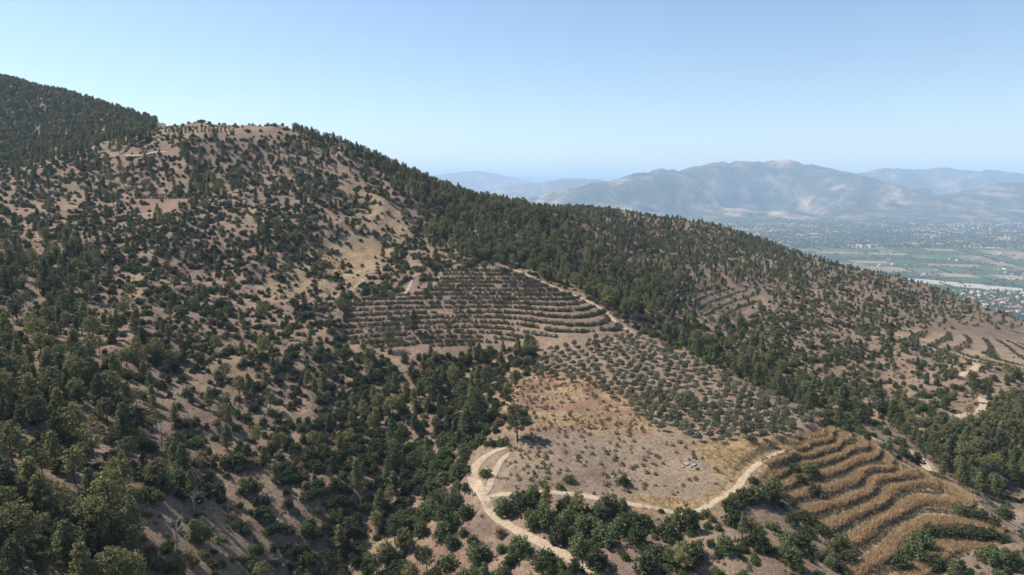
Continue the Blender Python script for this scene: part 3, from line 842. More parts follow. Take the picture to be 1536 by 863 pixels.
def natural(x, y, cand):
    z = height(x, y)
    u, v, t = project(x, y, z)
    ok = (u > -160) & (u < 1700) & (v < 985) & (v > 60) & (t > 70)
    x, y, z, u, v, t = (q[ok] for q in (x, y, z, u, v, t))
    c = cover(u, v)
    up = v < 222
    lm = poly_sd(u, v, [(-300,50),(0,100),(244,178),(220,215),(100,242),(-300,255)]) > 0
    c = np.where(up & ~((u > 180) & lm), .45, c)
    c = np.where(lm & (t > 600), .86, c)
    crest = poly_sd(u, v, [(420,185),(560,222),(640,256),(700,276),(860,306),(860,322),(760,310),(640,282),(560,252),(480,222),(430,212)]) > 0
    c = np.where(crest & (t > 480), .93, c)
    c = np.where((poly_sd(u, v, [(235,184),(440,192),(440,206),(300,205),(240,200)]) > 0), .10, c)
    c = np.where((t > 900) & (u > 300), .85, c)
    c = np.where(poly_sd(u, v, [(500,560),(760,530),(770,640),(700,690),(560,830),(480,863),(460,700)]) > 0, np.minimum(c + .10, .95), c)
    c = np.where((poly_sd(u, v, [(950,492),(1065,545),(1235,628),(1262,640),(1345,690),(1370,690),(1310,655),(1200,590),(1080,520),(990,478)]) > 0) & (t > 215) & (t < 400), np.maximum(c, .88), c)
    nz = fbm(x / 11, y / 11, 131, 3); nb = fbm(x / 38, y / 38, 141, 2)
    c = np.clip(c + (nz * .40 + nb * .22) * np.where(c > .05, 1, 0) * (1 - c * .45), 0, .95)
    j = np.clip(np.searchsorted(GY, y) - 1, 0, len(GY) - 2); i = np.clip(np.searchsorted(GX, x) - 1, 0, len(GX) - 2)
    c = c * (1 - np.clip(TERR_UP[j, i] + TERR_LO[j, i], 0, 1)) * (1 - .75 * TERR_FAR[j, i]) * (1 - .75 * TERR_MID[j, i])
    c = np.where((poly_sd(u, v, ORCHARD) > -4) & (t < 340), 0, c)
    c = np.where((poly_sd(u, v, [(640,538),(700,529),(796,521),(806,545),(760,595),(660,590)]) > 0) & (t > 220) & (t < 330), np.maximum(c, .86), c)
    share = np.full(len(x), .13)
    share = np.where(t > 480, .35, share)
    for poly, s, (ta, tb) in PINES:
        share = np.where((poly_sd(u, v, poly) > 0) & (t > ta) & (t < tb), s, share)
    share = np.where(lm & (t > 600), .97, share)
    share = np.where((u > 235) & (u < 440) & (v < 215), 0, share)
    pine = RNG.random(len(x)) < share
    hp_ = np.where(t < 330, RNG.uniform(5.0, 9.5, len(x)), RNG.uniform(5.2, 8.8, len(x))); hp_ = np.where((u > 850) & (t > 420) & (poly_sd(u, v, PINES[1][0]) < 0), RNG.uniform(3.6, 6.6, len(x)), hp_)
    hp_ = np.where((u > 1330) & (t < 330), RNG.uniform(4.5, 7.5, len(x)), hp_)
    ws = np.exp(RNG.normal(math.log(3.1), .27, len(x))); ws = np.where((u > 850) & (t > 330), ws * .86, ws); ws = np.clip(ws, 1.4, 5.6)
    dense = (u > 560) & (u < 930) & (v > 640); ws = np.where(dense, ws * 1.22, ws)
    lowr = (u > 905) & (v > 762) & (t < 230) | (u > 1040) & (v > 735) & (t < 230); ws = np.where(lowr, ws * .72, ws); c = np.where(lowr, c * .6, c)
    nx, ny, nz_ = normal(x, y)
    r3 = np.sqrt(x * x + y * y + z * z)
    vx, vy, vz = -x / r3, -y / r3, -z / r3
    cosi = np.clip(nx * vx + ny * vy + nz_ * vz, .06, 1)
    horiz = np.hypot(x, y) / r3; sn = np.abs(z) / r3
    area = np.where(pine, .30 * hp_ * (hp_ * .82 * horiz + .48 * hp_ * sn) * .9, ws * (.62 * ws * horiz + .8 * ws * sn) * .82)
    lam = -np.log(1 - c) / area * cosi * 1.62
    acc = RNG.random(len(x)) < lam / cand
    rad = np.where(pine, hp_ * .22, ws * .45)
    keep = np.where(acc)[0]; inw = poly_sd(u, v, PINES[1][0]) > 0
    keep = keep[off_road(x[keep], y[keep], rad[keep] * .9)]
    for q in keep:
        f = .40 if c[q] > .8 else .46
        if not free(x[q], y[q], rad[q], f): continue
        if pine[q]:
            wv = [3, 3, 2, 2, 2, 1.6]
            if inw[q]: wv = [5, 4, 1.5, 2, 1.5, 2]
            if x[q] < -40 and t[q] < 300: wv = [2, 5, 1.2, .6, 2, 4]
            if u[q] > 1300 and t[q] < 330: wv = [3, 4, 2, 2, 1.5, 3]
            var = random.choices(range(6), wv)[0]
            PL['pine_tree'].append((x[q], y[q], z[q], hp_[q], random.uniform(0, 6.28), var))
        else:
            gully = 380 < u[q] < 760 and 520 < v[q] < 863
            green = u[q] > 560 and v[q] > 640
            wv = [4, 3, 2, 1.6, 2, 1]
            if gully: wv = [5, 4, 1, .6, 3, .6]
            if green and u[q] > 600: wv = [2, 1, 5, .4, 2, 4]
            if t[q] > 330 and u[q] > 850: wv = [2, 1.5, 2.5, 3, 1.5, 2]
            if t[q] > 400 and u[q] <= 850: wv = [3, 2, 2.5, 2.4, 2, 1]
            var = random.choices(range(6), wv)[0]
            PL['shrub'].append((x[q], y[q], z[q], ws[q], random.uniform(0, 6.28), var))
natural(*world_pts(-300, 400, 70, 480, .22, RNG), .22)
natural(*world_pts(-1150, 900, 480, 1250, .07, RNG), .07)
x_, y_ = world_pts(-520, -300, 200, 480, .1, RNG); natural(x_, y_, .1)
x_, y_ = world_pts(400, 560, 250, 480, .1, RNG); natural(x_, y_, .1)

# olive orchard: rows on a slanted grid
a0 = R(24)
for i in range(-40, 60):
    for j in range(-40, 60):
        gx, gy = i * 4.2, j * 3.9
        x = 70 + gx * math.cos(a0) - gy * math.sin(a0) + random.gauss(0, .45); y = 250 + gx * math.sin(a0) + gy * math.cos(a0) + random.gauss(0, .45)
        z = float(height(x, y)); u, v, t = (float(q) for q in project(np.array(x), np.array(y), np.array(z)))
        if t > 340 or t < 200: continue
        s = poly_sd(np.array([u]), np.array([v]), ORCHARD)[0]
        if s < -2 or random.random() < .07: continue
        PL['olive_tree'].append((x, y, z, random.uniform(2.0, 3.1) * (1.12 if v > 600 else .95), random.uniform(0, 6.28), random.choices(range(3), [3, 4, 2])[0]))
# bushes set along the terraces
def rows(mask, dz, ph, f0, f1, gap, kind, size, vw, trange, skip):
    jj, ii = np.where(mask > .6)
    n = 5
    x = np.repeat(XX[jj, ii], n) + RNG.uniform(-.6, .6, n * len(jj)); y = np.repeat(YY[jj, ii], n) + RNG.uniform(-.6, .6, n * len(jj))
    zb = tps(x, y)
    rel_ = 1 - .93
    q = (zb - ph) / dz; f = q - np.floor(q)
    ok = (f > f0) & (f < f1)
    x, y = x[ok], y[ok]; o = RNG.permutation(len(x))
    z = height(x, y)
    for k in o:
        if skip and noise(np.array([x[k] / 14]), np.array([y[k] / 9]), 171)[0] > skip: continue
        s = random.uniform(*size)
        if free(x[k], y[k], s * .5, gap):
            PL[kind].append((x[k], y[k], z[k], s, random.uniform(0, 6.28), random.choices(range(3), vw)[0]))
rows(TERR_UP, 1.38, -52.0, .03, .27, .62, 'orchard_bush', (1.7, 2.9), [4, 3, 2], None, .62)
rows(TERR_MID, 1.9, -70, .1, .35, .9, 'orchard_bush', (1.6, 2.4), [5, 2, 1], None, .5)
rows(TERR_LO, BANDDZ, BAND0 - BANDDZ * 0.98, .60, .80, .8, 'low_shrub', (.5, 1.3), [3, 2, 2], None, .0)
rows(TERR_FAR, 2.3, -90, .7, .95, 1.0, 'orchard_bush', (1.2, 2.0), [1, 1, 4], None, .35)
# crop rows on the level patch up the slope, and on the summit plateau
for poly, st, gap, sz, vw in (([(203,293),(290,290),(296,300),(205,303)], 3.2, .55, (1.4, 1.9), [5, 1, 0]), ([(248,191),(352,192),(352,200),(252,201)], 8, 1.2, (1.6, 2.3), [3, 3, 1]), ([(1005,385),(1085,380),(1095,398),(1010,402)], 5, .7, (2.0, 2.8), [5, 2, 0])):
    for v in np.arange(poly[0][1], poly[2][1], 2.6):
        for u in np.arange(poly[0][0], poly[1][0], 4.2 if st < 8 else 6):
            g = ground(u + random.uniform(-.8, .8), v)
            s = random.uniform(*sz)
            if free(g[0], g[1], s * .5, gap): PL['orchard_bush'].append((*g, s, random.uniform(0, 6.28), random.choices(range(3), vw)[0]))
# low shrubs on the bare field, sparser elsewhere
def low(x, y, dens_c, fn):
    z = height(x, y); u, v, t = project(x, y, z)
    ok = (u > -40) & (u < 1580) & (v < 900) & (t > 80) & (t < 420)
    x, y, z, u, v, t = (q[ok] for q in (x, y, z, u, v, t))
    p, s0, s1 = fn(x, y, u, v, t)
    k = np.where(RNG.random(len(x)) < p / dens_c)[0]
    k = k[off_road(x[k], y[k], np.full(len(k), .3))]
    for q in k:
        s = random.uniform(s0, s1)
        if free(x[q], y[q], s * .5, .8): PL['low_shrub'].append((x[q], y[q], z[q], s, random.uniform(0, 6.28), random.choices(range(3), [3, 3, 2])[0]))
BARE_F = [(735,600),(800,545),(900,572),(985,645),(1050,665),(1095,690),(1060,720),(1010,735),(900,744),(760,738),(720,700)]
def f_field(x, y, u, v, t):
    s = poly_sd(u, v, BARE_F)
    n = fbm(x / 12, y / 12, 151, 2)
    return np.where(s > 0, np.clip(.14 + .15 * n, 0.02, .34) * np.where(u > 960, .6, 1), 0), .6, 1.7
low(*world_pts(-60, 120, 150, 300, .3, RNG), .3, f_field)
def f_any(x, y, u, v, t):
    c = cover(u, v); n = fbm(x / 9, y / 9, 161, 3)
    j = np.clip(np.searchsorted(GY, y) - 1, 0, len(GY) - 2); i = np.clip(np.searchsorted(GX, x) - 1, 0, len(GX) - 2)
    m = (1 - np.clip(TERR_UP[j, i] + .8 * TERR_LO[j, i], 0, 1)) * (poly_sd(u, v, ORCHARD) < 0) * (poly_sd(u, v, BARE_F) < 0)
    return np.clip(.045 + .07 * n, 0, .13) * m * np.where(c > .12, 1, .35), .5, 1.5
low(*world_pts(-320, 340, 80, 430, .13, RNG), .13, f_any)
print('PLANTS', {k: len(v) for k, v in PL.items()})

# ------------------------------------------------------------------ plants: build
ORD = ['topmost', 'second', 'third', 'fourth', 'fifth', 'sixth', 'seventh', 'eighth', 'ninth', 'tenth', 'eleventh', 'twelfth', 'thirteenth', 'fourteenth', 'fifteenth', 'sixteenth', 'seventeenth', 'eighteenth']
def third(val, a, b, words):
    return words[0] if val < a else (words[1] if val < b else words[2])
def place_name(u, v, t, kind, x, y):
    """where a plant stands, told by things one can find, and the set it belongs to"""
    if kind == 'olive_tree':
        if v < 545: w = third(u, 870, 930, ('in the upper rows beside the last terrace', 'in the upper rows below the terrace end', 'in the top corner by the end of the footpath'))
        elif poly_sd(np.array([u]), np.array([v]), ORCHARD)[0] < 14: w = ('along the edge next to the reddish bare field' if u < 985 else 'along the lower edge above the looping track') if v > 560 + (u - 850) * .42 else 'along the edge next to the wooded valley'
        else: w = third(v, 580, 620, ('in the upper middle rows', 'in the middle rows', 'in the lower middle rows'))
        return w + ' of the orchard', 'olive trees in the orchard rows'
    if kind == 'orchard_bush':
        if poly_sd(np.array([u]), np.array([v]), UPPER)[0] > -8 and 280 < t < 440:
            k = int(np.floor((tps([x], [y])[0] + 52.0) / 1.38)); n = min(max(1 - k, 0), 17)
            e = third(u, 640, 800, ('near the scrub end', 'mid row', 'near the footpath end'))
            return f'on the {ORD[n]} terrace down from the wood, {e}', 'bushes along the stepped terraces'
        if t > 500 and u < 500: return 'planted on the summit plateau', 'bushes planted on the summit plateau'
        if u < 400: return 'in the small crop plot on the scrubby slope', 'bushes in the small crop plot'
        if u > 1300: return 'on the pale terraces above the road bend', 'bushes on the pale terraces'
        return 'in the small terraced plot across the wooded valley', 'bushes in the small terraced plot'
    if v < 300 and u < 240 and t > 600: return 'on the forested mountain behind the summit plateau', 'on the forested mountain'
    if t > 560 and u < 860: return 'along the crest of the main ridge', 'on the crest of the main ridge'
    if t > 420 and u > 840: return third(v, 400, 470, ('high on', 'halfway up', 'low on')) + ' the second hill above the valley fields', 'on the second hill'
    if 610 < u < 1000 and v < 480: return third(v, 350, 420, ('at the upper edge of', 'in the middle of', 'at the lower edge of')) + ' the wood above the stepped terraces', 'in the wood above the terraces'
    if u > 1310 and 560 < v < 780: return third(v, 640, 700, ('above', 'beside', 'below')) + ' the valley road in the pine wood', 'in the wood beside the valley road'
    if u > 940 and v < 660: return third(v, 520, 590, ('at the head of', 'halfway down', 'at the foot of')) + ' the strip between olive orchard and valley road', 'between the orchard and the valley road'
    if u > 1130 and v > 640: return third(v, 730, 800, ('on the upper banks of', 'midway along', 'below')) + ' the dry grass terraces', 'among the dry grass terraces'
    if 735 < u < 1135 and v < 745 and v > 540: return third(v, 640, 690, ('high on the reddish part of', 'in the middle of', 'low on the pale part of')) + ' the bare field', 'on the bare field'
    if u > 900: return third(v, 790, 830, ('just below', 'a little down the slope from', 'well down the slope from')) + ' the looping track', 'below the looping track'
    if u > 735 and v > 735: return third(v, 775, 815, ('at the fork', 'in the middle', 'at the open end')) + ' of the clump between the two road arms', 'between the arms of the forked road'
    if 560 < u < 735 and v > 640: return third(v, 720, 790, ('above', 'level with', 'below')) + ' the road bend on the bank beside the gully', 'on the bank beside the road bend'
    if 380 < u < 760 and v > 525: return third(v, 610, 720, ('at the head of', 'in the middle of', 'near the mouth of')) + ' the dark gully below the terraces', 'in the dark gully'
    if 360 < u < 620 and v < 460: return third(v, 330, 390, ('high on', 'halfway up', 'low on')) + ' the golden bare spur beside the wood', 'on the golden bare spur'
    if v > 640 and u <= 380: return third(v, 710, 790, ('high on', 'halfway up', 'at the foot of')) + ' the steep slope by the gully mouth', 'on the low steep slope'
    if v > 460: return third(v, 520, 580, ('high on', 'halfway up', 'low on')) + ' the scrubby slope facing the terraces', 'on the scrubby slope'
    return third(v, 300, 380, ('high on', 'halfway up', 'low on')) + ' the upper scrubby slope under the summit plateau', 'on the upper scrubby slope'
NOUN = {'pine_tree': ('pine tree', 'tree', 'pines'), 'shrub': ('shrub', 'shrub', 'shrubs'), 'olive_tree': ('olive tree', 'olive tree', 'olive trees'),
        'orchard_bush': ('bush', 'bush', 'bushes'), 'low_shrub': ('low shrub', 'low shrub', 'low shrubs')}
def size_word(kind, s):
    if kind == 'pine_tree': return 'tall' if s > 8.4 else ('small' if s < 6.2 else 'middling')
    if kind == 'shrub': return 'big' if s > 4.3 else ('small' if s < 3.1 else 'middling')
    if kind == 'olive_tree': return 'large' if s > 2.95 else ('small' if s < 2.4 else '')
    if kind == 'orchard_bush': return 'large' if s > 2.35 else ('small' if s < 1.9 else '')
    return 'larger' if s > 1.2 else ''

def gn_scatter(name, rows_, sources, label, cat):
    """one object: copies of the listed meshes set on points"""
    pts_ = np.array([r[:3] for r in rows_], float); pts_[:, 2] += EYE
    me = bpy.data.meshes.new(name); me.vertices.add(len(pts_)); me.vertices.foreach_set('co', pts_.astype(np.float32).ravel())
    for nm, typ, vals in (('scl', 'FLOAT', [r[3] for r in rows_]), ('rot', 'FLOAT', [r[4] for r in rows_]), ('var', 'INT', [r[5] for r in rows_])):
        a = me.attributes.new(nm, typ, 'POINT'); a.data.foreach_set('value', np.array(vals, np.int32 if typ == 'INT' else np.float32))
    o = link(name, me)
    g = bpy.data.node_groups.new(name + '_scatter', 'GeometryNodeTree')
    g.interface.new_socket('Geometry', in_out='INPUT', socket_type='NodeSocketGeometry'); g.interface.new_socket('Geometry', in_out='OUTPUT', socket_type='NodeSocketGeometry')
    gi = g.nodes.new('NodeGroupInput'); go = g.nodes.new('NodeGroupOutput')
    ip = g.nodes.new('GeometryNodeInstanceOnPoints'); ip.inputs['Pick Instance'].default_value = True
    allj = g.nodes.new('GeometryNodeJoinGeometry')
    for src in reversed(sources):
        j = g.nodes.new('GeometryNodeJoinGeometry')
        for ob in src:
            oi = g.nodes.new('GeometryNodeObjectInfo'); oi.transform_space = 'ORIGINAL'; oi.inputs['Object'].default_value = ob; oi.inputs['As Instance'].default_value = False
            g.links.new(oi.outputs['Geometry'], j.inputs[0])
        gt = g.nodes.new('GeometryNodeGeometryToInstance'); g.links.new(j.outputs[0], gt.inputs[0]); g.links.new(gt.outputs[0], allj.inputs[0])
    g.links.new(allj.outputs[0], ip.inputs['Instance'])
    def attr(nm, ty):
        n = g.nodes.new('GeometryNodeInputNamedAttribute'); n.data_type = ty; n.inputs['Name'].default_value = nm; return n.outputs['Attribute']
    g.links.new(attr('var', 'INT'), ip.inputs['Instance Index']); g.links.new(attr('scl', 'FLOAT'), ip.inputs['Scale'])
    cx = g.nodes.new('ShaderNodeCombineXYZ'); g.links.new(attr('rot', 'FLOAT'), cx.inputs['Z'])
    er = g.nodes.new('FunctionNodeEulerToRotation'); g.links.new(cx.outputs[0], er.inputs[0]); g.links.new(er.outputs[0], ip.inputs['Rotation'])
    g.links.new(gi.outputs[0], ip.inputs['Points']); g.links.new(ip.outputs[0], go.inputs[0])
    md = o.modifiers.new('scatter', 'NODES'); md.node_group = g
    return tag(o, label, cat, kind='stuff')

STUFF_LABEL = {'pine_tree': ('pine_wood', 'farther pines and small conifers covering the ridges and slopes as one wood', 'wood'),
               'shrub': ('scrub', 'dark evergreen scrub spread over the hillside between the bare soil patches', 'scrub'),
               'olive_tree': ('olive_grove', 'farther part of the olive grove below the terraces', 'grove'),
               'orchard_bush': ('orchard_rows', 'rows of low bushes lining the stepped terraces under the wood', 'orchard'),
               'low_shrub': ('undergrowth', 'sparse low undergrowth dotted over the soil', 'undergrowth')}
for kind, lst in PL.items():
    A = np.array(lst, float)
    u, v, t = project(A[:, 0], A[:, 1], A[:, 2])
    vis = (u > 8) & (u < 1528) & (v > 60) & (v < 862)
    # hidden behind a ridge? march the sight line
    hid = np.zeros(len(A), bool)
    for s in np.linspace(.25, .985, 90):
        hid |= height(A[:, 0] * s, A[:, 1] * s) > (A[:, 2] + A[:, 3] * .5) * s
    px_size = A[:, 3] / t * vis * ~hid
    order = np.argsort(-px_size)
    ind = order[:300]; ind = ind[px_size[ind] > 0]
    var_obj = {}
    noun, cat, plural = NOUN[kind]
    split_parts = kind in ('pine_tree', 'shrub', 'olive_tree')
    for q in ind:
        x, y, z, s, rz, var = lst[q]
        model, look, stem, crown = KIND[kind][var]
        where, grp = place_name(u[q], v[q], t[q], kind, x, y)
        dd = np.hypot(A[:, 0] - x, A[:, 1] - y); near_n = int((dd < 4.5 + s * .5).sum()) - 1
        if kind in ('pine_tree', 'shrub'): look = look + third(near_n, 1, 3, (' lone', '', ' crowded'))
        rdist = (np.hypot(ROADPTS[:, 0] - x, ROADPTS[:, 1] - y) - ROADPTS[:, 2] / 2).min()
        if kind in ('pine_tree', 'shrub') and rdist < 4: where = where + ', by the road'
        label = ' '.join(w for w in (size_word(kind, s), look, noun, where) if w)
        if len(label.split()) > 16: label = label.replace(' of the orchard', '').replace(' crowded', '').replace(' lone', '').replace('middling ', '')
        if len(label.split()) > 16: label = label.replace(', by the road', '')
        while len(label.split()) > 16: label = label.split(' ', 1)[1]
        root = bpy.data.objects.new(kind, None) if split_parts else bpy.data.objects.new(kind, crown)
        C.objects.link(root)
        k = s / model
        root.location = (x, y, z + EYE - (.05 if not split_parts else 0)); root.rotation_euler = (0, 0, rz)
        root.scale = (k * random.uniform(.92, 1.08), k * random.uniform(.92, 1.08), k * random.uniform(.9, 1.1))
        if split_parts:
            root.empty_display_size = .2
            a = link('trunk' if kind != 'shrub' else 'stem', stem, root); bb = link('crown', crown, root)
            var_obj.setdefault(var, (a, bb))
        else: var_obj.setdefault(var, (root,))
        tag(root, label, cat, (plural + ' ' + grp) if kind in ('pine_tree', 'shrub', 'low_shrub') else grp)
    rest = [lst[q] for q in order[300:]]
    if rest:
        have = sorted(var_obj); remap = {v_: i for i, v_ in enumerate(have)}
        rows_ = [(x, y, z, s / KIND[kind][int(var)][0], rz, remap.get(int(var), int(var) % len(have))) for (x, y, z, s, rz, var) in rest]
        nm, lb, ct = STUFF_LABEL[kind]
        gn_scatter(nm, rows_, [var_obj[h] for h in have], lb, ct)

# tall dry grass: thick on the banks of the lower terraces, thin elsewhere
tufts = [tuft_shape(601, LM['straw'], .75, 26, 1.0), tuft_shape(602, LM['straw'], .6, 22, 1.1), tuft_shape(603, LM['stubble'], .55, 20, 1.0)]
def grass(name, label, cat, x, y, s, var):
    z = height(x, y)
    k = 0
    V, Fs, Cc = [], [], []
    data = []
    for me in tufts:
        co = np.empty(len(me.vertices) * 3, np.float32); me.vertices.foreach_get('co', co)
        cl = np.empty(len(me.vertices) * 4, np.float32); me.color_attributes['leaf'].data.foreach_get('color', cl)
        data.append((co.reshape(-1, 3), cl.reshape(-1, 4)[:, :3]))
    for vv in range(3):
        sel = np.where(var == vv)[0]
        if not len(sel): continue
        co, cl = data[vv]
        n = len(co) // 3
        keep = np.arange(n)[: n if len(x) < 9000 else 13].repeat(3) * 3 + np.tile([0, 1, 2], n if len(x) < 9000 else 13)
        co = co[keep]; cl = cl[keep]
        a = RNG.uniform(0, 6.28, len(sel)); ca_, sa_ = np.cos(a), np.sin(a)
        W = np.empty((len(sel), len(co), 3), np.float32)
        W[..., 0] = (co[None, :, 0] * ca_[:, None] - co[None, :, 1] * sa_[:, None]) * s[sel, None] + x[sel, None]
        W[..., 1] = (co[None, :, 0] * sa_[:, None] + co[None, :, 1] * ca_[:, None]) * s[sel, None] + y[sel, None]
        W[..., 2] = co[None, :, 2] * s[sel, None] + z[sel, None] + EYE
        V.append(W.reshape(-1, 3)); Cc.append((cl[None] * RNG.uniform(.8, 1.2, (len(sel), 1, 1)) * (np.array([.82, .95, 1.05]) if vv == 2 else 1)).reshape(-1, 3))
    V = np.vstack(V); Cc = np.vstack(Cc)
    me = mesh_np(name, V, np.arange(len(V)).reshape(-1, 3), [LM['straw']]); vcol(me, 'leaf', Cc)
    tag(link(name, me), label, cat, kind='stuff')
jj, ii = np.where((TERR_LO > .5))
x = np.repeat(XX[jj, ii], 3) + RNG.uniform(-.5, .5, 3 * len(jj)); y = np.repeat(YY[jj, ii], 3) + RNG.uniform(-.5, .5, 3 * len(jj))
e = .5; gr = np.hypot(height(x + e, y) - height(x - e, y), height(x, y + e) - height(x, y - e))
qf = ((tps(x, y) - (BAND0 - BANDDZ * 0.98)) / BANDDZ) % 1.0
crestg = (qf < .38) | (qf > .95)
p = np.where(crestg, .9, np.where(gr > .6, .25, .14)); ok = (RNG.random(len(x)) < p) & off_road(x, y, np.full(len(x), .2))
x, y, gr = x[ok], y[ok], crestg[ok] * 1.0
print('TERRACE GRASS', len(x))
grass('dry_grass', 'tall straw coloured dry grass on the banks of the curving terraces', 'grass', x, y, RNG.uniform(.9, 1.6, len(x)) * np.where(gr > .5, 1, .6), np.where(gr > .5, RNG.integers(0, 2, len(x)), 2))
x, y = world_pts(-260, 320, 85, 300, .24, RNG)
u, v, t = project(x, y, height(x, y)); ok = (u > -30) & (u < 1570) & (v < 890) & (fbm(x / 10, y / 10, 181, 3) > -.35) & off_road(x, y, np.full(len(x), .1))
x, y = x[ok], y[ok]
print('SLOPE GRASS', len(x))
grass('dry_grass', 'thin dry grass scattered over the open soil of the slopes', 'grass', x, y, RNG.uniform(.45, .95, len(x)), RNG.integers(0, 3, len(x)))

x, y = world_pts(-40, 130, 140, 300, 2.2, RNG)
u, v, t = project(x, y, height(x, y)); sg = poly_sd(u, v, GOLDEN); sb = poly_sd(u, v, BARE_F)
strip = fbm(x / 7, y / 7, 191, 3); lines_ = np.sin(tps(x, y) * 4.8 + strip * 1.2)
p = np.where((sg > 0) & (t < 235), np.clip(.42 + .5 * strip, .06, .9), np.where((sb > 0) & (t < 290), np.clip(.10 + .22 * np.where(v < 655, lines_, strip), .012, .34), 0))
ok = (RNG.random(len(x)) < p) & off_road(x, y, np.full(len(x), .1)); x, y, sg = x[ok], y[ok], sg[ok]
grass('dry_grass', 'golden and reddish dry grass in strips over the bare field', 'grass', x, y, RNG.uniform(.5, 1.0, len(x)) * np.where(sg > 0, 1.15, .85), RNG.integers(0, 3, len(x)))

# ------------------------------------------------------------------ dead trees and boulders
def dead_tree(u, v, hp, label):
    x, y, z = ground(u, v); t = math.sqrt(x * x + y * y + z * z); h = hp * t / F / .88
    g = np.random.default_rng(int(u)); segs = [((0, 0, -.4), (.1, .05, h * .55), h * .022, h * .014)]
    br = []; limbs = []
    def grow(p, d, l, r, lev):
        q = p + d * l
        br.append((tuple(p), tuple(q), r, r * .55, 5 if lev < 2 else 3))
        if lev >= 3: return
        for _ in range(3):
            nd = d * .75 + g.normal(size=3) * .55; nd[2] = abs(nd[2]) * .7 + .12; nd /= np.linalg.norm(nd)
            grow(p + d * l * g.uniform(.55, 1), nd, l * g.uniform(.55, .75), r * .55, lev + 1)
    for k in range(7):
        f = .28 + .1 * k
        d = np.array([math.cos(k * 2.4), math.sin(k * 2.4), .75]); d /= np.linalg.norm(d)
        br.clear(); grow(np.array([.1 * f, .05 * f, h * min(f, .54)]), d, h * .2, h * .010, 1); limbs.append(list(br))
    br.clear(); grow(np.array([.1, .05, h * .54]), np.array([0, .05, 1.]), h * .22, h * .013, 1); limbs.append(list(br))
    root = bpy.data.objects.new('dead_tree', None); C.objects.link(root); root.location = (x, y, z + EYE); root.empty_display_size = .2
    tk = link('trunk', wood('trunk', segs, m_dead), root)
    for lb_ in limbs: link('branch', wood('branch', lb_, m_dead), tk)
    tag(root, label, 'dead tree', 'bare dead trees on the slope')
dead_tree(266, 835, 56, 'bare grey dead tree on the low steep slope with fine branches')
dead_tree(291, 768, 30, 'small bleached dead tree beside dark shrubs on the low slope')
dead_tree(243, 674, 40, 'thin bleached dead trunk standing over a clump of dark shrubs')
dead_tree(336, 838, 22, 'fallen-looking pale dead tree low among green shrubs')
dead_tree(328, 525, 20, 'pale leafless tree on the scrubby slope facing the terraces')
m_rock = dirt_mat('limestone', (0.22, 0.20, 0.17), (0.40, 0.37, 0.32), 1.3)
def rock_mesh(seed):
    import bmesh
    bm = bmesh.new(); bmesh.ops.create_icosphere(bm, subdivisions=2, radius=1)
    g = np.random.default_rng(seed); ax = g.normal(size=(7, 3)); ax /= np.linalg.norm(ax, axis=1)[:, None]; dd = g.uniform(.55, .9, 7)
    for w in bm.verts:
        p = np.array(w.co)
        for a_, d_ in zip(ax, dd):
            s_ = p @ a_
            if s_ > d_: p = p - a_ * (s_ - d_)
        w.co = p * (1, .8, .6)
    me = bpy.data.meshes.new('boulder'); bm.to_mesh(me); bm.free(); me.materials.append(m_rock); return me
RM = [rock_mesh(k) for k in range(4)]
for i, (u, v, s, lb) in enumerate([(1030,697,.9,'in the stone heap on the bare field'),(1036,701,.7,'in the stone heap on the bare field'),(1042,698,.8,'in the stone heap on the bare field'),(1024,701,.6,'in the stone heap on the bare field'),(1047,702,.6,'in the stone heap on the bare field'),
        (920,715,.5,'in the line of stones across the bare field'),(932,718,.55,'in the line of stones across the bare field'),(945,720,.5,'in the line of stones across the bare field'),(955,716,.45,'in the line of stones across the bare field'),(968,719,.45,'in the line of stones across the bare field'),
        (415,840,.7,'on the rocky knoll above the gully mouth'),(424,848,.8,'on the rocky knoll above the gully mouth'),(410,853,.7,'on the rocky knoll above the gully mouth'),(432,842,.6,'on the rocky knoll above the gully mouth'),(420,836,.7,'on the rocky knoll above the gully mouth'),(448,855,.6,'on the rocky knoll above the gully mouth')]):
    x, y, z = ground(u, v)
    o = link('boulder', RM[i % 4]); o.location = (x, y, z + EYE + s * .15); o.scale = (s, s, s * .9); o.rotation_euler = (0, 0, i * 1.7)
    tag(o, 'pale limestone boulder ' + lb, 'boulder', 'boulders ' + lb)

# ------------------------------------------------------------------ valley town, hedges
def paint(name, colr):
    m, nt, b = new_mat(name)
    gp = N(nt, 'ShaderNodeNewGeometry').outputs['Position']
    c = mixc(nt, tex(nt, .4, 4, .6, gp), tuple(q * .8 for q in colr), tuple(min(1, q * 1.1) for q in colr)); nt.links.new(c, b.inputs['Base Color'])
    return m
walls = [('white', paint('white_render', (.55, .53, .49))), ('cream', paint('cream_render', (.46, .41, .33))), ('grey', paint('grey_render', (.34, .33, .32)))]
roofs = [('red tiled', paint('red_tiles', (.27, .145, .105))), ('brown tiled', paint('brown_tiles', (.23, .17, .14)))]
def box_mesh(name, w, d, h, mat):
    V = [(sx * w / 2, sy * d / 2, zz) for zz in (-1, h) for sx, sy in ((-1, -1), (1, -1), (1, 1), (-1, 1))]
    return mesh_np(name, V, [(0, 1, 5, 4), (1, 2, 6, 5), (2, 3, 7, 6), (3, 0, 4, 7), (4, 5, 6, 7)], [mat])
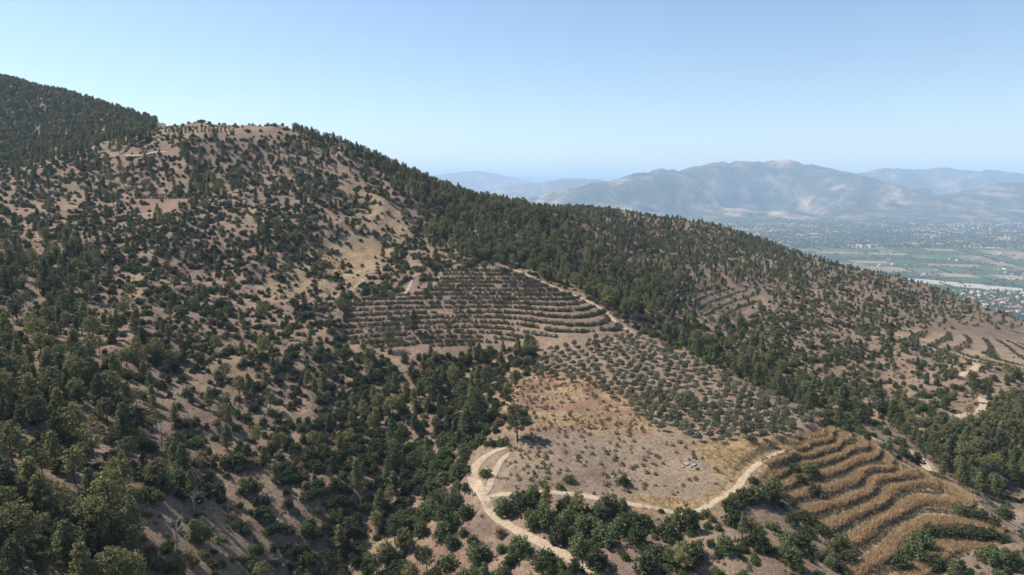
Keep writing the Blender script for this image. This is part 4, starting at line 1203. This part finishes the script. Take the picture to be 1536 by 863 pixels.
def roof_mesh(w, d, h, r, mat):
    e = .7; V = [(-w/2-e, -d/2-e, h), (w/2+e, -d/2-e, h), (w/2+e, d/2+e, h), (-w/2-e, d/2+e, h), (-w/2-e, 0, h + r), (w/2+e, 0, h + r), (-w/2-e, -d/2-e, h - .25), (w/2+e, -d/2-e, h - .25), (w/2+e, d/2+e, h - .25), (-w/2-e, d/2+e, h - .25)]
    return mesh_np('roof', V, [(0, 1, 5, 4), (2, 3, 4, 5), (0, 4, 3, 3), (1, 2, 5, 5), (6, 7, 1, 0), (7, 8, 2, 1), (8, 9, 3, 2), (9, 6, 0, 3), (9, 8, 7, 6)][0:2] + [(6, 7, 1, 0), (7, 8, 2, 1), (8, 9, 3, 2), (9, 6, 0, 3), (9, 8, 7, 6)], [mat])
def gable(w, d, h, r, mat):
    V = [(-w/2, -d/2, h - .1), (-w/2, d/2, h - .1), (-w/2, 0, h + r - .1), (w/2, -d/2, h - .1), (w/2, d/2, h - .1), (w/2, 0, h + r - .1)]
    return mesh_np('gable', V, [(0, 2, 1), (3, 4, 5)], [mat])
proto = {}
for i, (wn_, wm) in enumerate(walls):
    for j, (rn_, rm_) in enumerate(roofs):
        for s_, (w, d, h) in (('small', (11, 9, 4)), ('tall', (16, 12, 9)), ('long', (30, 13, 6))):
            proto[(i, j, s_)] = (box_mesh('wall', w, d, h, wm), roof_mesh(w, d, h, 2.4, rm_), gable(w, d, h, 2.4, wm), f'{s_} {wn_} house with {rn_} roof')
rr = random.Random(9); cnt = 0
for n in range(1200):
    if cnt >= 230: break
    if rr.random() < .68: u, v = rr.uniform(1395, 1600), rr.gauss(455, 10); w_ = 'among trees on the near river bank'; lo, hi = 438, 490
    else: u, v = rr.uniform(1290, 1600), rr.uniform(352, 424); w_ = 'among the fields beyond the river'; lo, hi = 350, 424
    if not lo < v < hi or v > 450 + (u - 1395) * .30: continue
    x, y = on_valley(u, v)
    if line_dist(np.array([x]), np.array([y]), rv)[0] < 130: continue
    k = (rr.choices((0, 1, 2), (5, 3, 2))[0], rr.choices((0, 1), (3, 1))[0], rr.choices(('small', 'tall', 'long'), (5, 3, 1.2))[0])
    wm, rm_, gm, lb = proto[k]
    root = bpy.data.objects.new('house', None); C.objects.link(root); root.location = (x, y, .2); root.rotation_euler = (0, 0, rr.choice((0, 1.57)) + rr.uniform(-.3, .3)); root.empty_display_size = .2
    link('wall', wm, root); link('gable', gm, root); link('roof', rm_, root)
    tag(root, lb + ' ' + w_, 'house', 'houses ' + w_); cnt += 1
# trees and hedges of the valley floor, town specks at the mountain foot
def blobs(name, label, cat, XY, rad, mat, zf=.8, col=None, square=False):
    base = np.array([(1, 0, 0), (-.5, .87, 0), (-.5, -.87, 0), (.6, .35, .7), (-.6, .35, .75), (0, -.7, .7), (0, 0, 1.0)]) * (1, 1, zf * 1.3)
    tri = np.array([(0, 1, 4), (0, 4, 3), (1, 2, 4), (2, 5, 4), (2, 0, 5), (0, 3, 5), (3, 4, 6), (4, 5, 6), (5, 3, 6)])
    if square: base = np.array([(sx, sy * .7, zz) for zz in (0, .8) for sx, sy in ((-1, -1), (1, -1), (1, 1), (-1, 1))] , float); tri = np.array([(0,1,5),(0,5,4),(1,2,6),(1,6,5),(2,3,7),(2,7,6),(3,0,4),(3,4,7),(4,5,6),(4,6,7)])
    n = len(XY); a = RNG.uniform(0, 6.28, n); ca_, sa_ = np.cos(a)[:, None], np.sin(a)[:, None]
    W = np.empty((n, len(base), 3)); W[..., 0] = (base[None, :, 0] * ca_ - base[None, :, 1] * sa_) * rad[:, None] + XY[:, 0:1]; W[..., 1] = (base[None, :, 0] * sa_ + base[None, :, 1] * ca_) * rad[:, None] + XY[:, 1:2]; W[..., 2] = base[None, :, 2] * rad[:, None]
    Fc = (tri[None] + (np.arange(n) * len(base))[:, None, None]).reshape(-1, 3)
    me = mesh_np(name, W.reshape(-1, 3), Fc, [mat]); vcol(me, 'leaf', np.repeat(np.ones((n, 3)) * RNG.uniform(.6, 1.4, (n, 1)), len(base), axis=0))
    tag(link(name, me), label, cat, kind='stuff')
TX, TR = [], []
fa = np.array(FV).reshape(-1, 4, 3)
for q in fa:                       # hedgerows and single trees along the field edges
    for e in range(4):
        if RNG.random() < .42:
            L = np.linalg.norm(q[e] - q[(e + 1) % 4]); n = int(L / 14)
            s = RNG.random(n); w = q[e][None, :2] * (1 - s)[:, None] + q[(e + 1) % 4][None, :2] * s[:, None] + RNG.normal(0, 2, (n, 2)); TX.append(w); TR.append(RNG.uniform(2.5, 6, n))
tw = np.array([on_valley(u, v) for u, v in zip(RNG.uniform(1380, 1640, 2600), RNG.normal(458, 14, 2600)) if 436 < v < 500]); TX.append(tw); TR.append(RNG.uniform(3, 7, len(tw)))
tw = np.array([on_valley(u, v) for u, v in zip(RNG.uniform(1000, 1640, 5000), RNG.uniform(328, 372, 5000))]); TX.append(tw); TR.append(RNG.uniform(5, 12, len(tw)))
blobs('valley_trees', 'dark hedges and orchards lining the fields of the valley floor', 'trees', np.vstack(TX), np.concatenate(TR), LM['shrub_dark'], 1.0)
tw = np.array([on_valley(u, v) for u, v in zip(RNG.normal(1470, 55, 260), RNG.normal(338, 6, 260)) if 326 < v < 356])
blobs('far_town', 'pale specks of a town at the foot of the mountains', 'town', tw, RNG.uniform(4, 10, len(tw)), walls[1][1], square=True)

# ------------------------------------------------------------------ haze of the valley air
import bmesh
bm = bmesh.new(); bmesh.ops.create_cube(bm, size=1.0)
me = bpy.data.meshes.new('haze'); bm.to_mesh(me); bm.free()
hz = link('haze', me); hz.scale = (142000, 112000, 1100 + 480); hz.location = (0, 35000, (1100 - 480) / 2)
mh = bpy.data.materials.new('haze_air'); mh.use_nodes = True; nt = mh.node_tree; nt.nodes.clear()
out = nt.nodes.new('ShaderNodeOutputMaterial'); pv = nt.nodes.new('ShaderNodeVolumePrincipled')
pv.inputs['Color'].default_value = (0.57, 0.77, 1.0, 1); pv.inputs['Density'].default_value = 0.000068; pv.inputs['Anisotropy'].default_value = 0.0
nt.links.new(pv.outputs[0], out.inputs['Volume']); me.materials.append(mh)
tag(hz, 'thin blue summer haze filling the valley air', 'haze', kind='stuff')
